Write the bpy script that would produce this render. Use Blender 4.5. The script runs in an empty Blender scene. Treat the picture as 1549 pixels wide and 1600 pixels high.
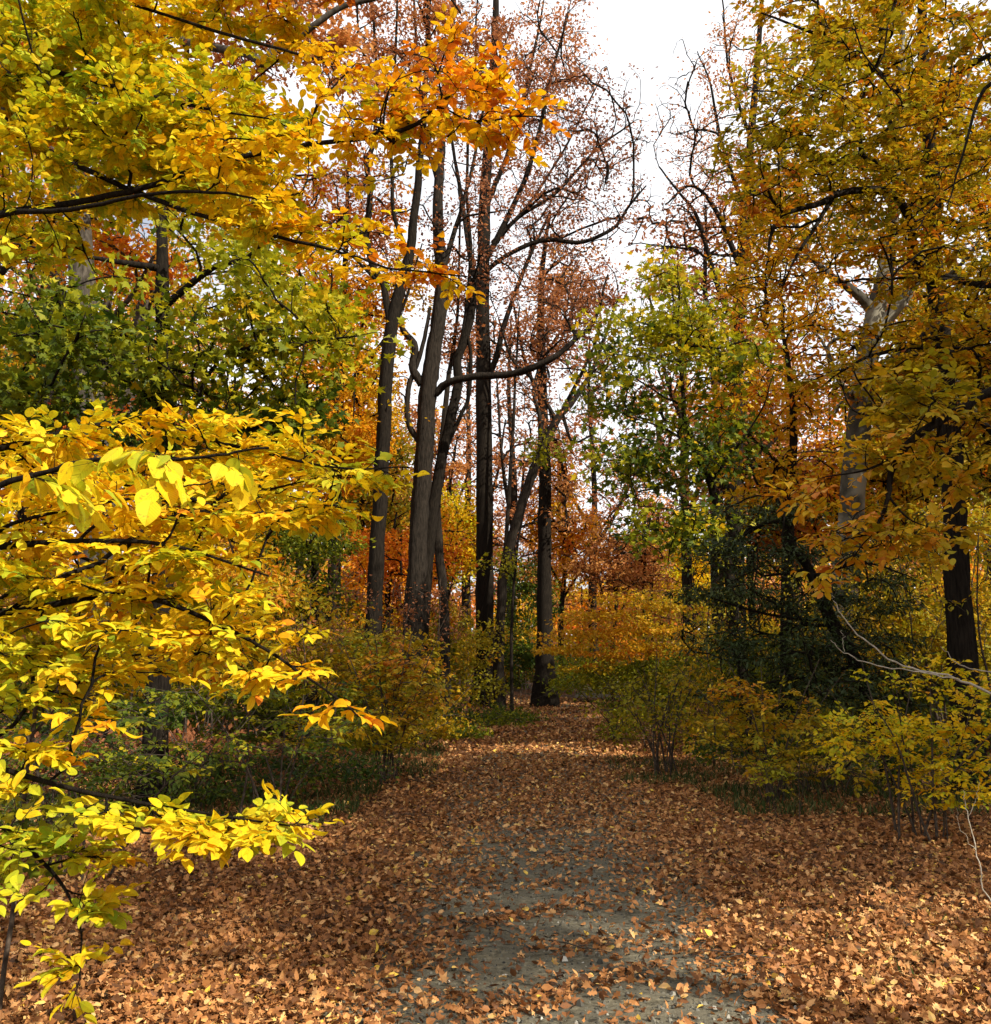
import bpy, math
import numpy as np
from mathutils import Vector

R = math.radians
C = bpy.context.scene.collection
S = bpy.context.scene

# ------------------------------------------------------------------ camera
F = 1488.0; W0, H0 = 1549.0, 1600.0; HOR = 1040.0; EYE = 1.6
TH = math.atan((HOR - H0 / 2) / F)
cd = bpy.data.cameras.new("camera"); cam = bpy.data.objects.new("camera", cd); C.objects.link(cam)
cam.location = (0, 0, EYE); cam.rotation_euler = (R(90) + TH, 0, 0)
cd.sensor_fit = 'HORIZONTAL'; cd.sensor_width = 36; cd.lens = 36 * F / W0
cd.clip_start = 0.05; cd.clip_end = 3000
S.camera = cam

# ------------------------------------------------------------------ light
SUN_AZ, SUN_EL = 128.0, 37.0           # degrees clockwise from +Y, and up: low afternoon sun behind the right shoulder
w = bpy.data.worlds.new("World"); S.world = w; w.use_nodes = True
nt = w.node_tree; nt.nodes.clear()
N = nt.nodes.new; L = nt.links.new
sky = N('ShaderNodeTexSky'); sky.sky_type = 'NISHITA'; sky.sun_disc = False
sky.sun_elevation = R(SUN_EL); sky.sun_rotation = R(SUN_AZ); sky.air_density = 1.0; sky.dust_density = 2.0
tc = N('ShaderNodeTexCoord'); mp = N('ShaderNodeMapping'); mp.inputs['Scale'].default_value = (1.0, 1.0, 2.2)
ns = N('ShaderNodeTexNoise'); ns.inputs['Scale'].default_value = 2.1; ns.inputs['Detail'].default_value = 7; ns.inputs['Roughness'].default_value = .55
rp = N('ShaderNodeValToRGB'); rp.color_ramp.elements[0].position = .26; rp.color_ramp.elements[1].position = .46
mx = N('ShaderNodeMixRGB'); mx.inputs[2].default_value = (10.2, 10.3, 10.6, 1)
bg = N('ShaderNodeBackground'); bg.inputs['Strength'].default_value = 0.076
wo = N('ShaderNodeOutputWorld')
L(tc.outputs['Generated'], mp.inputs[0]); L(mp.outputs[0], ns.inputs['Vector']); L(ns.outputs[0], rp.inputs[0])
L(rp.outputs[0], mx.inputs[0]); L(sky.outputs[0], mx.inputs[1]); L(mx.outputs[0], bg.inputs[0]); L(bg.outputs[0], wo.inputs[0])
sl = bpy.data.lights.new("sun", 'SUN'); sl.energy = 5.0; sl.angle = R(0.5); sl.color = (1.0, 0.93, 0.80)
sun = bpy.data.objects.new("sun", sl); C.objects.link(sun)
sd = Vector((math.sin(R(SUN_AZ)) * math.cos(R(SUN_EL)), math.cos(R(SUN_AZ)) * math.cos(R(SUN_EL)), math.sin(R(SUN_EL))))
sun.rotation_euler = (-sd).to_track_quat('-Z', 'Y').to_euler()
S.view_settings.view_transform = 'Standard'; S.view_settings.look = 'None'
S.view_settings.gamma = 1; S.view_settings.exposure = 0.72
S.cycles.max_bounces = 5; S.cycles.diffuse_bounces = 3; S.cycles.transmission_bounces = 3; S.cycles.glossy_bounces = 1
S.cycles.caustics_reflective = False; S.cycles.caustics_refractive = False

# ------------------------------------------------------------------ helpers
def P(px, py, Y):
    c, s = math.cos(TH), math.sin(TH)
    yc = (H0 / 2 - py) / F; xc = (px - W0 / 2) / F
    d = np.array((xc, c - yc * s, s + yc * c))
    k = Y / d[1]
    return np.array((d[0] * k, Y, EYE + d[2] * k))

def vnoise(x, y, s):
    x = np.asarray(x, float) * s; y = np.asarray(y, float) * s
    return (np.sin(x * 1.3 + 1.7 * np.sin(y * .9 + .4)) + np.sin(y * 1.7 + 1.3 * np.sin(x * 1.1 + 2.)) + .5 * np.sin(x * 3.1 - y * 2.3 + 1.)) / 2.5

def xc_path(y):
    return 0.3 + 0.0021 * np.maximum(y, 0) ** 2

def sstep(a, b, v):
    t = np.clip((np.asarray(v, float) - a) / (b - a), 0, 1); return t * t * (3 - 2 * t)

def ground(x, y):
    x = np.asarray(x, float); y = np.asarray(y, float)
    off = np.abs(x - xc_path(np.minimum(y, 60)))
    h = 0.035 * vnoise(x, y, .8) + 0.12 * vnoise(x, y, .23) * sstep(2, 7, off)
    h = h + 0.55 * sstep(2.2, 7, off) * sstep(13, 26, y) + 0.6 * sstep(42, 60, y) + 5.0 * sstep(62, 130, y)
    return h

def sset(o, label=None, cat=None, group=None, kind=None):
    for k, v in (("label", label), ("category", cat), ("group", group), ("kind", kind)):
        if v: o[k] = v
    return o

def mesh_obj(name, co, loops, starts, mats, parent=None, attr=None, smooth=False, uv=None, base=None):
    me = bpy.data.meshes.new(name)
    co = np.asarray(co, np.float32)
    if base is not None: co = co - np.asarray(base, np.float32)
    me.vertices.add(len(co)); me.vertices.foreach_set("co", co.ravel())
    me.loops.add(len(loops)); me.loops.foreach_set("vertex_index", np.asarray(loops, np.int32))
    me.polygons.add(len(starts)); me.polygons.foreach_set("loop_start", np.asarray(starts, np.int32))
    me.update(calc_edges=True)
    if attr is not None:
        a = me.attributes.new("tint", 'FLOAT', 'FACE'); a.data.foreach_set("value", np.asarray(attr, np.float32))
    if uv is not None:
        l = me.uv_layers.new(name="UVMap"); l.data.foreach_set("uv", np.asarray(uv, np.float32).ravel())
    me.polygons.foreach_set("use_smooth", np.full(len(starts), smooth, bool))
    me.materials.append(mats)
    o = bpy.data.objects.new(name, me); C.objects.link(o)
    if parent: o.parent = parent
    return o

def nrm(v):
    return v / np.maximum(np.linalg.norm(v, axis=-1, keepdims=True), 1e-9)

# leaf templates: verts (side, along, normal), faces
BEECH = (np.array([(0, 0, 0), (0, .36, .02), (0, .7, .01), (0, 1, -.06), (-.25, .24, .07), (-.27, .56, .08), (.25, .24, .07), (.27, .56, .08)]),
         [(0, 1, 5, 4), (1, 2, 5), (2, 3, 5), (0, 6, 7, 1), (1, 7, 2), (2, 7, 3)])
BEECH_HI = (np.array([(0, 0, 0), (0, .28, .015), (0, .52, .02), (0, .76, 0), (0, 1, -.08),
                      (-.17, .09, .05), (-.29, .28, .08), (-.31, .5, .09), (-.24, .72, .07), (-.11, .9, 0),
                      (.17, .09, .05), (.29, .28, .08), (.31, .5, .09), (.24, .72, .07), (.11, .9, 0)]),
            [(0, 1, 6, 5), (1, 2, 7, 6), (2, 3, 8, 7), (3, 4, 9, 8), (0, 10, 11, 1), (1, 11, 12, 2), (2, 12, 13, 3), (3, 13, 14, 4)])
BROAD = (BEECH_HI[0] * np.array((1.25, 1, .8)), BEECH_HI[1])
KITE = (np.array([(0, 0, 0), (-.3, .5, .1), (0, 1, 0), (.3, .5, .1)]), [(0, 3, 2, 1)])
MAPLE = (np.array([(0, 0, 0), (-.12, .16, .02), (-.45, .12, .1), (-.3, .36, .05), (-.5, .62, .12), (-.17, .6, .03), (0, 1.05, -.05), (.17, .6, .03), (.5, .62, .12), (.3, .36, .05), (.45, .12, .1), (.12, .16, .02)]),
         [tuple(range(11, -1, -1))])
OAK = (np.array([(0, 0, 0), (-.1, .15, .01), (-.27, .3, .08), (-.14, .4, .02), (-.33, .6, .1), (-.14, .68, .03), (-.2, .88, .06), (0, 1., -.04), (.2, .88, .06), (.14, .68, .03), (.33, .6, .1), (.14, .4, .02), (.27, .3, .08), (.1, .15, .01)]),
       [tuple(range(13, -1, -1))])
NEEDLE = (np.array([(0, 0, 0), (-.17, .5, .02), (0, 1, -.04), (.17, .5, .02)]), [(0, 3, 2, 1)])

def leaves(name, pos, axis, normal, size, tint, tpl, mat, parent, base, rng, uv=False):
    T, faces = tpl
    axis = nrm(axis); side = nrm(np.cross(axis, normal)); normal = np.cross(side, axis)
    n = len(pos); k = len(T)
    curl = rng.uniform(.2, 2.2, n)[:, None, None] * np.where(rng.random(n) < (.8 if name != 'gravel_chips' else 2), 1, -1)[:, None, None]
    wid = rng.uniform(.8, 1.15, n)[:, None, None]
    s = np.asarray(size)[:, None, None]
    co = pos[:, None, :] + s * (T[None, :, 0:1] * wid * side[:, None, :] + T[None, :, 1:2] * axis[:, None, :] + T[None, :, 2:3] * curl * normal[:, None, :])
    co = co.reshape(-1, 3)
    fl = np.concatenate([np.array(f) for f in faces]); ln = np.array([len(f) for f in faces])
    loops = (fl[None, :] + (np.arange(n) * k)[:, None]).ravel()
    st0 = np.concatenate([[0], np.cumsum(ln)[:-1]])
    starts = (st0[None, :] + (np.arange(n) * len(fl))[:, None]).ravel()
    at = np.repeat(tint, len(faces))
    u = None
    if uv:
        u = np.tile(T[fl][:, :2], (n, 1))
    return mesh_obj(name, co, loops, starts, mat, parent, attr=at, uv=u, base=base)

def tube_arrays(paths, radii, sides):
    """paths (B,K,3), radii (B,K) -> co, loops, starts"""
    B, K, _ = paths.shape
    t = np.gradient(paths, axis=1); t = nrm(t)
    d = nrm(paths[:, -1] - paths[:, 0])
    ref = np.where(np.abs(d[:, 2:3]) < .8, np.array([[0, 0, 1.]]), np.array([[1., 0, 0]]))[:, None, :]
    u = nrm(np.cross(t, np.broadcast_to(ref, t.shape))); v = np.cross(t, u)
    a = np.arange(sides) * 2 * math.pi / sides
    co = paths[:, :, None, :] + radii[:, :, None, None] * (np.cos(a)[None, None, :, None] * u[:, :, None, :] + np.sin(a)[None, None, :, None] * v[:, :, None, :])
    co = co.reshape(-1, 3)
    i = np.arange(K - 1)[:, None]; j = np.arange(sides)[None, :]; j2 = (j + 1) % sides
    q = np.stack([i * sides + j, i * sides + j2, (i + 1) * sides + j2, (i + 1) * sides + j], -1).reshape(-1, 4)
    loops = (q.ravel()[None, :] + (np.arange(B) * K * sides)[:, None]).ravel()
    return co, loops

def tubes(name, groups, mat, parent, base):
    cos, lps, off = [], [], 0
    for paths, radii, sides in groups:
        if len(paths) == 0: continue
        co, lp = tube_arrays(np.asarray(paths, float), np.asarray(radii, float), sides)
        cos.append(co); lps.append(lp + off); off += len(co)
    lp = np.concatenate(lps)
    return mesh_obj(name, np.concatenate(cos), lp, np.arange(0, len(lp), 4), mat, parent, smooth=True, base=base)

def catmull(pts, sub):
    p = np.asarray(pts, float); p = np.vstack([2 * p[0] - p[1], p, 2 * p[-1] - p[-2]])
    out = []
    for i in range(1, len(p) - 2):
        for k in range(sub):
            t = k / sub
            out.append(.5 * ((2 * p[i]) + (-p[i-1] + p[i+1]) * t + (2 * p[i-1] - 5 * p[i] + 4 * p[i+1] - p[i+2]) * t * t + (-p[i-1] + 3 * p[i] - 3 * p[i+1] + p[i+2]) * t ** 3))
    out.append(p[-2]); return np.array(out)

# ------------------------------------------------------------------ materials
def mat_leaf(name, stops, trans=.45, rough=.5, veins=False, noise=.25):
    m = bpy.data.materials.new(name); m.use_nodes = True; n = m.node_tree; n.nodes.clear(); A = n.nodes.new; K = n.links.new
    at = A('ShaderNodeAttribute'); at.attribute_name = 'tint'
    nz = A('ShaderNodeTexNoise'); nz.inputs['Scale'].default_value = 30; nz.inputs['Detail'].default_value = 3
    ge = A('ShaderNodeNewGeometry'); K(ge.outputs['Position'], nz.inputs['Vector'])
    ma = A('ShaderNodeMath'); ma.operation = 'MULTIPLY_ADD'; ma.inputs[1].default_value = noise; K(nz.outputs[0], ma.inputs[0])
    sb = A('ShaderNodeMath'); sb.operation = 'SUBTRACT'; sb.inputs[1].default_value = noise / 2; K(at.outputs['Fac'], sb.inputs[0]); K(sb.outputs[0], ma.inputs[2])
    cr = A('ShaderNodeValToRGB'); e = cr.color_ramp.elements
    e[0].position = stops[0][0]; e[0].color = (*stops[0][1], 1); e[1].position = stops[-1][0]; e[1].color = (*stops[-1][1], 1)
    for p, c in stops[1:-1]:
        x = e.new(p); x.color = (*c, 1)
    K(ma.outputs[0], cr.inputs[0])
    col = cr.outputs[0]
    if veins:
        uv = A('ShaderNodeUVMap'); sx = A('ShaderNodeSeparateXYZ'); K(uv.outputs[0], sx.inputs[0])
        ab = A('ShaderNodeMath'); ab.operation = 'ABSOLUTE'; K(sx.outputs[0], ab.inputs[0])
        s1 = A('ShaderNodeMath'); s1.operation = 'SUBTRACT'; K(sx.outputs[1], s1.inputs[0]); K(ab.outputs[0], s1.inputs[1])
        s2 = A('ShaderNodeMath'); s2.operation = 'MULTIPLY'; s2.inputs[1].default_value = 55; K(s1.outputs[0], s2.inputs[0])
        s3 = A('ShaderNodeMath'); s3.operation = 'SINE'; K(s2.outputs[0], s3.inputs[0])
        s4 = A('ShaderNodeMapRange'); s4.inputs[1].default_value = .6; s4.inputs[2].default_value = 1; s4.inputs[3].default_value = 0; s4.inputs[4].default_value = .3; K(s3.outputs[0], s4.inputs[0])
        md = A('ShaderNodeMapRange'); md.inputs[1].default_value = .0; md.inputs[2].default_value = .02; md.inputs[3].default_value = .5; md.inputs[4].default_value = 0; K(ab.outputs[0], md.inputs[0])
        mxx = A('ShaderNodeMath'); mxx.operation = 'MAXIMUM'; K(s4.outputs[0], mxx.inputs[0]); K(md.outputs[0], mxx.inputs[1])
        mm = A('ShaderNodeMixRGB'); mm.blend_type = 'MULTIPLY'; mm.inputs[2].default_value = (.55, .5, .4, 1); K(mxx.outputs[0], mm.inputs[0]); K(col, mm.inputs[1]); col = mm.outputs[0]
    if veins:
        n3 = A('ShaderNodeTexNoise'); n3.inputs['Scale'].default_value = 75; n3.inputs['Detail'].default_value = 4; K(ge.outputs['Position'], n3.inputs['Vector'])
        r3 = A('ShaderNodeMapRange'); r3.inputs[1].default_value = .60; r3.inputs[2].default_value = .70; r3.inputs[4].default_value = .75; K(n3.outputs[0], r3.inputs[0])
        m3 = A('ShaderNodeMixRGB'); m3.inputs[2].default_value = (.30, .12, .02, 1); K(r3.outputs[0], m3.inputs[0]); K(col, m3.inputs[1]); col = m3.outputs[0]
    pb = A('ShaderNodeBsdfPrincipled'); pb.inputs['Roughness'].default_value = rough; pb.inputs['Specular IOR Level'].default_value = .18
    K(col, pb.inputs['Base Color'])
    tr = A('ShaderNodeBsdfTranslucent'); gm = A('ShaderNodeGamma'); gm.inputs[1].default_value = 1.1; K(col, gm.inputs[0]); K(gm.outputs[0], tr.inputs[0])
    ms = A('ShaderNodeMixShader'); ms.inputs[0].default_value = trans; K(pb.outputs[0], ms.inputs[1]); K(tr.outputs[0], ms.inputs[2])
    o = A('ShaderNodeOutputMaterial'); K(ms.outputs[0], o.inputs[0])
    return m

def mat_noise(name, c1, c2, scale=(6, 6, 1.2), nscale=4, bump=.4, rough=.9, c3=None, p=(.35, .65), obj=True):
    m = bpy.data.materials.new(name); m.use_nodes = True; n = m.node_tree; n.nodes.clear(); A = n.nodes.new; K = n.links.new
    tc = A('ShaderNodeTexCoord'); mp = A('ShaderNodeMapping'); mp.inputs['Scale'].default_value = scale; K(tc.outputs['Object'], mp.inputs[0])
    nz = A('ShaderNodeTexNoise'); nz.inputs['Scale'].default_value = nscale; nz.inputs['Detail'].default_value = 8; nz.inputs['Roughness'].default_value = .65; K(mp.outputs[0], nz.inputs['Vector'])
    cr = A('ShaderNodeValToRGB'); e = cr.color_ramp.elements; e[0].position = p[0]; e[0].color = (*c1, 1); e[1].position = p[1]; e[1].color = (*c2, 1)
    K(nz.outputs[0], cr.inputs[0]); col = cr.outputs[0]
    if c3:
        n2 = A('ShaderNodeTexNoise'); n2.inputs['Scale'].default_value = nscale * .35; n2.inputs['Detail'].default_value = 4; K(tc.outputs['Object'], n2.inputs['Vector'])
        r2 = A('ShaderNodeValToRGB'); r2.color_ramp.elements[0].position = .48; r2.color_ramp.elements[1].position = .58; K(n2.outputs[0], r2.inputs[0])
        mm = A('ShaderNodeMixRGB'); mm.inputs[2].default_value = (*c3, 1); K(r2.outputs[0], mm.inputs[0]); K(col, mm.inputs[1]); col = mm.outputs[0]
    pb = A('ShaderNodeBsdfPrincipled'); pb.inputs['Roughness'].default_value = rough; pb.inputs['Specular IOR Level'].default_value = .06; K(col, pb.inputs['Base Color'])
    bp = A('ShaderNodeBump'); bp.inputs['Strength'].default_value = bump; bp.inputs['Distance'].default_value = .03; K(nz.outputs[0], bp.inputs['Height']); K(bp.outputs[0], pb.inputs['Normal'])
    o = A('ShaderNodeOutputMaterial'); K(pb.outputs[0], o.inputs[0])
    return m

YEL = [(0, (.22, .34, .02)), (.25, (.52, .52, .02)), (.45, (.84, .60, .014)), (.65, (.84, .46, .01)), (.85, (.72, .22, .01)), (1, (.40, .10, .015))]
M = {
 'yellow_v': mat_leaf("yellow_beech_leaf", YEL, .45, .6, veins=True, noise=.32),
 'yellow': mat_leaf("yellow_leaf", YEL, .5, .45),
 'green': mat_leaf("green_leaf", [(0, (.022, .050, .008)), (.35, (.095, .13, .010)), (.6, (.27, .27, .010)), (.8, (.48, .40, .012)), (1, (.7, .40, .015))], .45),
 'olive': mat_leaf("olive_leaf", [(0, (.14, .16, .01)), (.35, (.34, .28, .012)), (.6, (.55, .34, .012)), (.8, (.58, .22, .012)), (1, (.42, .11, .012))], .45),
 'orange': mat_leaf("orange_leaf", [(0, (.5, .42, .02)), (.35, (.74, .40, .012)), (.65, (.68, .22, .012)), (1, (.5, .09, .015))], .5),
 'rust': mat_leaf("rust_leaf", [(0, (.15, .06, .03)), (.4, (.33, .13, .055)), (.75, (.50, .19, .06)), (1, (.62, .30, .08))], .4),
 'conifer': mat_leaf("conifer_leaf", [(0, (.014, .022, .006)), (.5, (.028, .044, .010)), (1, (.09, .10, .018))], .08),
 'litter': mat_leaf("fallen_leaf", [(0, (.06, .028, .012)), (.25, (.18, .072, .025)), (.5, (.33, .135, .042)), (.72, (.52, .24, .080)), (.9, (.66, .40, .17)), (1, (.75, .50, .06))], .1, .55, noise=.25),
 'grass': mat_leaf("grass_blade", [(0, (.025, .05, .012)), (.6, (.06, .10, .02)), (1, (.24, .21, .08))], .3),
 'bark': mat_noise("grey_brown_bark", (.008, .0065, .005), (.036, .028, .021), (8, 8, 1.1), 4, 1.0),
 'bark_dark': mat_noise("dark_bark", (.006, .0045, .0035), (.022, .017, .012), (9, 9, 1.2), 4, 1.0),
 'bark_grey': mat_noise("smooth_grey_bark", (.026, .021, .016), (.095, .08, .062), (4, 4, 1.6), 3.5, .5),
 'bark_mottled': mat_noise("mottled_pale_bark", (.04, .035, .027), (.09, .08, .06), (2, 2, 1), 3, .3, c3=(.22, .20, .15)),
 'twig': mat_noise("twig_bark", (.03, .022, .017), (.10, .075, .055), (4, 4, 4), 6, .2),
 'twig_pale': mat_noise("pale_twig_bark", (.30, .26, .19), (.50, .45, .36), (4, 4, 4), 6, .2),
}

# ------------------------------------------------------------------ ground, path
def axis_vals(lo, hi, f0, f1, fine, coarse):
    a = list(np.arange(f0, f1, fine)); x = f1; st = fine
    while x < hi: a.append(x); st = min(st * 1.25, coarse); x += st
    a.append(hi); x = f0 - fine; st = fine; b = []
    while x > lo: b.append(x); st = min(st * 1.25, coarse); x -= st
    b.append(lo); return np.array(b[::-1] + a)

def grid_obj(name, X, Y, Z, mat):
    ny, nx = X.shape
    co = np.stack([X, Y, Z], -1).reshape(-1, 3)
    i, j = np.meshgrid(np.arange(ny - 1), np.arange(nx - 1), indexing='ij')
    q = np.stack([i * nx + j, i * nx + j + 1, (i + 1) * nx + j + 1, (i + 1) * nx + j], -1).reshape(-1)
    return mesh_obj(name, co, q, np.arange(0, len(q), 4), mat, smooth=True)

def mat_ground():
    m = bpy.data.materials.new("leaf_covered_soil"); m.use_nodes = True; n = m.node_tree; n.nodes.clear(); A = n.nodes.new; K = n.links.new
    tc = A('ShaderNodeTexCoord')
    vo = A('ShaderNodeTexVoronoi'); vo.inputs['Scale'].default_value = 16; K(tc.outputs['Object'], vo.inputs['Vector'])
    cr = A('ShaderNodeValToRGB'); e = cr.color_ramp.elements
    e[0].position = 0; e[0].color = (.05, .026, .015, 1); e[1].position = 1; e[1].color = (.42, .19, .08, 1)
    x = e.new(.5); x.color = (.17, .07, .032, 1)
    sp = A('ShaderNodeSeparateColor'); K(vo.outputs['Color'], sp.inputs[0]); K(sp.outputs[0], cr.inputs[0])
    nz = A('ShaderNodeTexNoise'); nz.inputs['Scale'].default_value = .5; nz.inputs['Detail'].default_value = 5; K(tc.outputs['Object'], nz.inputs['Vector'])
    r2 = A('ShaderNodeValToRGB'); r2.color_ramp.elements[0].position = .4; r2.color_ramp.elements[1].position = .62; K(nz.outputs[0], r2.inputs[0])
    mm = A('ShaderNodeMixRGB'); mm.inputs[2].default_value = (.055, .042, .022, 1); K(r2.outputs[0], mm.inputs[0]); K(cr.outputs[0], mm.inputs[1])
    pb = A('ShaderNodeBsdfPrincipled'); pb.inputs['Roughness'].default_value = .85; pb.inputs['Specular IOR Level'].default_value = .2; K(mm.outputs[0], pb.inputs['Base Color'])
    bp = A('ShaderNodeBump'); bp.inputs['Strength'].default_value = .8; bp.inputs['Distance'].default_value = .03; K(vo.outputs['Distance'], bp.inputs['Height']); K(bp.outputs[0], pb.inputs['Normal'])
    o = A('ShaderNodeOutputMaterial'); K(pb.outputs[0], o.inputs[0]); return m

xs = axis_vals(-400, 400, -20, 22, .3, 40); ys = axis_vals(-60, 700, -8, 62, .35, 40)
X, Y = np.meshgrid(xs, ys); g = grid_obj("ground", X, Y, ground(X, Y), mat_ground()); sset(g, kind='structure')
yy = np.arange(-8, 62, .3); uu = np.linspace(-1.15, 1.15, 17)
Xp = xc_path(yy)[:, None] + uu[None, :] * (1 + .12 * vnoise(yy[:, None], uu[None, :] * 0, 1.3)); Yp = np.repeat(yy[:, None], 17, 1)
Zp = ground(Xp, Yp) + .012
gravel = mat_noise("gravel", (.034, .030, .020), (.22, .195, .135), (1, 1, 1), 22, .7, .9, c3=(.125, .112, .08), p=(.3, .7))
pth = grid_obj("path", Xp, Yp, Zp, gravel); sset(pth, kind='structure')

# ------------------------------------------------------------------ leaf litter
rng = np.random.default_rng(5)
def litter():
    # density falls with distance, size grows a little
    n = 520000
    u = rng.random(n); y = 3.2 * (46 / 3.2) ** (u ** .92)
    half = y * .62 + 1.2
    x = (rng.random(n) * 2 - 1) * half
    # drop leaves from the trodden gravel
    c = .20 + .032 * y; hw = np.clip(1.28 - .068 * y, .12, 1.3) + .20 * vnoise(x * 3, y, 1.7) + rng.normal(0, .2, n)
    inside = np.abs(x - c) < hw
    fade = sstep(7.5, 13, y)
    patch = .5 + .5 * vnoise(x, y * 1.5, 3.1)
    drift = vnoise(x * 1.3, y, 2.1) + vnoise(y, x, 4.3) * .6
    keep = np.where(inside, rng.random(n) < (.04 + .6 * patch ** 4 + fade * .9), rng.random(n) < np.clip(.80 + .25 * drift, .35, 1))
    # undergrowth: thinner litter off the clearing
    off = np.abs(x - xc_path(y)); keep &= (rng.random(n) < 1 - .6 * sstep(2.5, 5, off) * sstep(10, 14, y))
    x, y = x[keep], y[keep]; n = len(x)
    z = ground(x, y) + .014 + rng.random(n) ** 2 * .045
    ax = rng.normal(size=(n, 3)); ax[:, 2] *= .4
    nr = rng.normal(size=(n, 3)) * .8; nr[:, 2] += 1
    s = rng.uniform(.020, .054, n) * (1 + sstep(6, 30, y) * 1.6)
    t = np.clip(rng.normal(.46, .26, n) + .10 * vnoise(x, y, .9) + .12 * vnoise(x + 3, y, 2.7) * vnoise(x, y + 5, 1.9), 0, .92)
    yl = rng.random(n) < .018; t[yl] = .98
    near = y < 10
    pos = np.stack([x, y, z], 1)
    r = rng.random(n)
    root = bpy.data.objects.new("leaf_litter", None); C.objects.link(root)
    sset(root, "brown and orange fallen leaves covering the clearing floor", "leaf litter", kind='stuff')
    r = np.where(yl, 1, r)
    for nm, tp, k in (("oak_leaves", OAK, near & (r < .38)), ("maple_leaves", MAPLE, near & (r >= .38) & (r < .6)), ("beech_leaves", BEECH, near & (r >= .6)), ("far_leaves", KITE, ~near)):
        o = leaves(nm, pos[k], ax[k], nr[k], s[k] * (1.15 if nm == "far_leaves" else 1.2), t[k], tp, M['litter'], root, (0, 0, 0), rng)
        o['kind'] = 'stuff'
litter()

def chips():
    n = 26000; y = 3.4 * (13 / 3.4) ** rng.random(n); x = .25 + .03 * y + rng.uniform(-1.3, 1.3, n)
    k = np.abs(x - .25 - .03 * y) + .2 * vnoise(x * 3, y, 1.7) < 1.05; x, y = x[k], y[k]; n = len(x)
    T = (np.array([(-.5, -.4, 0), (.5, -.35, 0), (.4, .5, 0), (-.45, .4, 0), (-.2, -.15, .45), (.25, -.1, .4), (.15, .25, .42)]),
         [(0, 1, 5, 4), (1, 2, 6, 5), (2, 3, 6), (3, 0, 4), (3, 4, 6), (4, 5, 6)])
    ax = rng.normal(size=(n, 3)); ax[:, 2] *= .1; nr = rng.normal(size=(n, 3)) * .15; nr[:, 2] += 1
    st = mat_leaf("gravel_stone", [(0, (.03, .03, .026)), (.5, (.11, .102, .08)), (.85, (.20, .185, .145)), (1, (.42, .40, .34))], .0, .8, noise=.1)
    o = leaves("gravel_chips", np.stack([x, y, ground(x, y) + .009], 1), ax, nr, rng.gamma(3, .0034, n), np.clip(rng.normal(.45, .25, n), 0, 1), T, st, None, None, rng)
    sset(o, "grey gravel chips lying loose on the path", "gravel", kind='stuff')
chips()
def grass(name, label, regions):
    pos, h, t = [], [], []
    for x0, x1, y0, y1, n, hh in regions:
        x = rng.uniform(x0, x1, n); y = rng.uniform(y0, y1, n)
        k = vnoise(x, y, 2.2) + rng.normal(0, .3, n) > -.1
        x, y = x[k], y[k]
        off = np.abs(x - xc_path(y)); k = off > 1.0
        x, y = x[k], y[k]
        pos.append(np.stack([x, y, ground(x, y)], 1)); h.append(hh * rng.uniform(.4, 1.2, len(x))); t.append(rng.random(len(x)))
    pos = np.concatenate(pos); n = len(pos); h = np.concatenate(h)
    ax = rng.normal(size=(n, 3)) * .35; ax[:, 2] = 1
    T = (np.array([(-.03, 0, 0), (.03, 0, 0), (.02, .55, .06), (0, 1, .2), (-.02, .55, .06)]), [(0, 1, 2, 3, 4)])
    o = leaves(name, pos, ax, rng.normal(size=(n, 3)), h, np.concatenate(t), T, M['grass'], None, None, rng)
    sset(o, label, "grass", kind='stuff')
grass("grass", "short dark green grass along the edges of the clearing", [
    (1.6, 6.5, 13.0, 16.5, 8000, .14), (2.6, 9, 10.4, 13.2, 8500, .16), (-4.5, -.9, 14, 19, 9000, .14), (-6, -1.5, 9.7, 13, 8000, .16),
    (1.6, 3.4, 4.6, 6.2, 260, .10), (-5, -1.2, 19, 30, 9000, .2), (4, 14, 16, 30, 9000, .2)])

# ------------------------------------------------------------------ tree builder
def Bl(px, py, Y, rx, ry, rd, n, tint, tj=.1, cover=1.6):
    return dict(c=P(px, py, Y), a=rx * Y / F, b=rd, h=ry * Y / F, n=n, tint=tint, tj=tj, cover=cover)

def Bw(x, y, z, a, b, h, n, tint, tj=.1, cover=1.6):
    return dict(c=np.array((x, y, z), float), a=a, b=b, h=h, n=n, tint=tint, tj=tj, cover=cover)

def stem(pts, Y=None):
    out = []
    for p in pts:
        if p[0] == 'w': out.append(np.array(p[1:5], float))
        else:
            px, py, yy, r = p
            if py is None:
                x = (px - W0 / 2) / F * yy
                x = P(px, HOR, yy)[0]
                out.append(np.array((x, yy, float(ground(x, yy)) - .12, r)))
            else:
                q = P(px, py, yy); out.append(np.array((*q, r)))
    return np.array(out)

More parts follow.
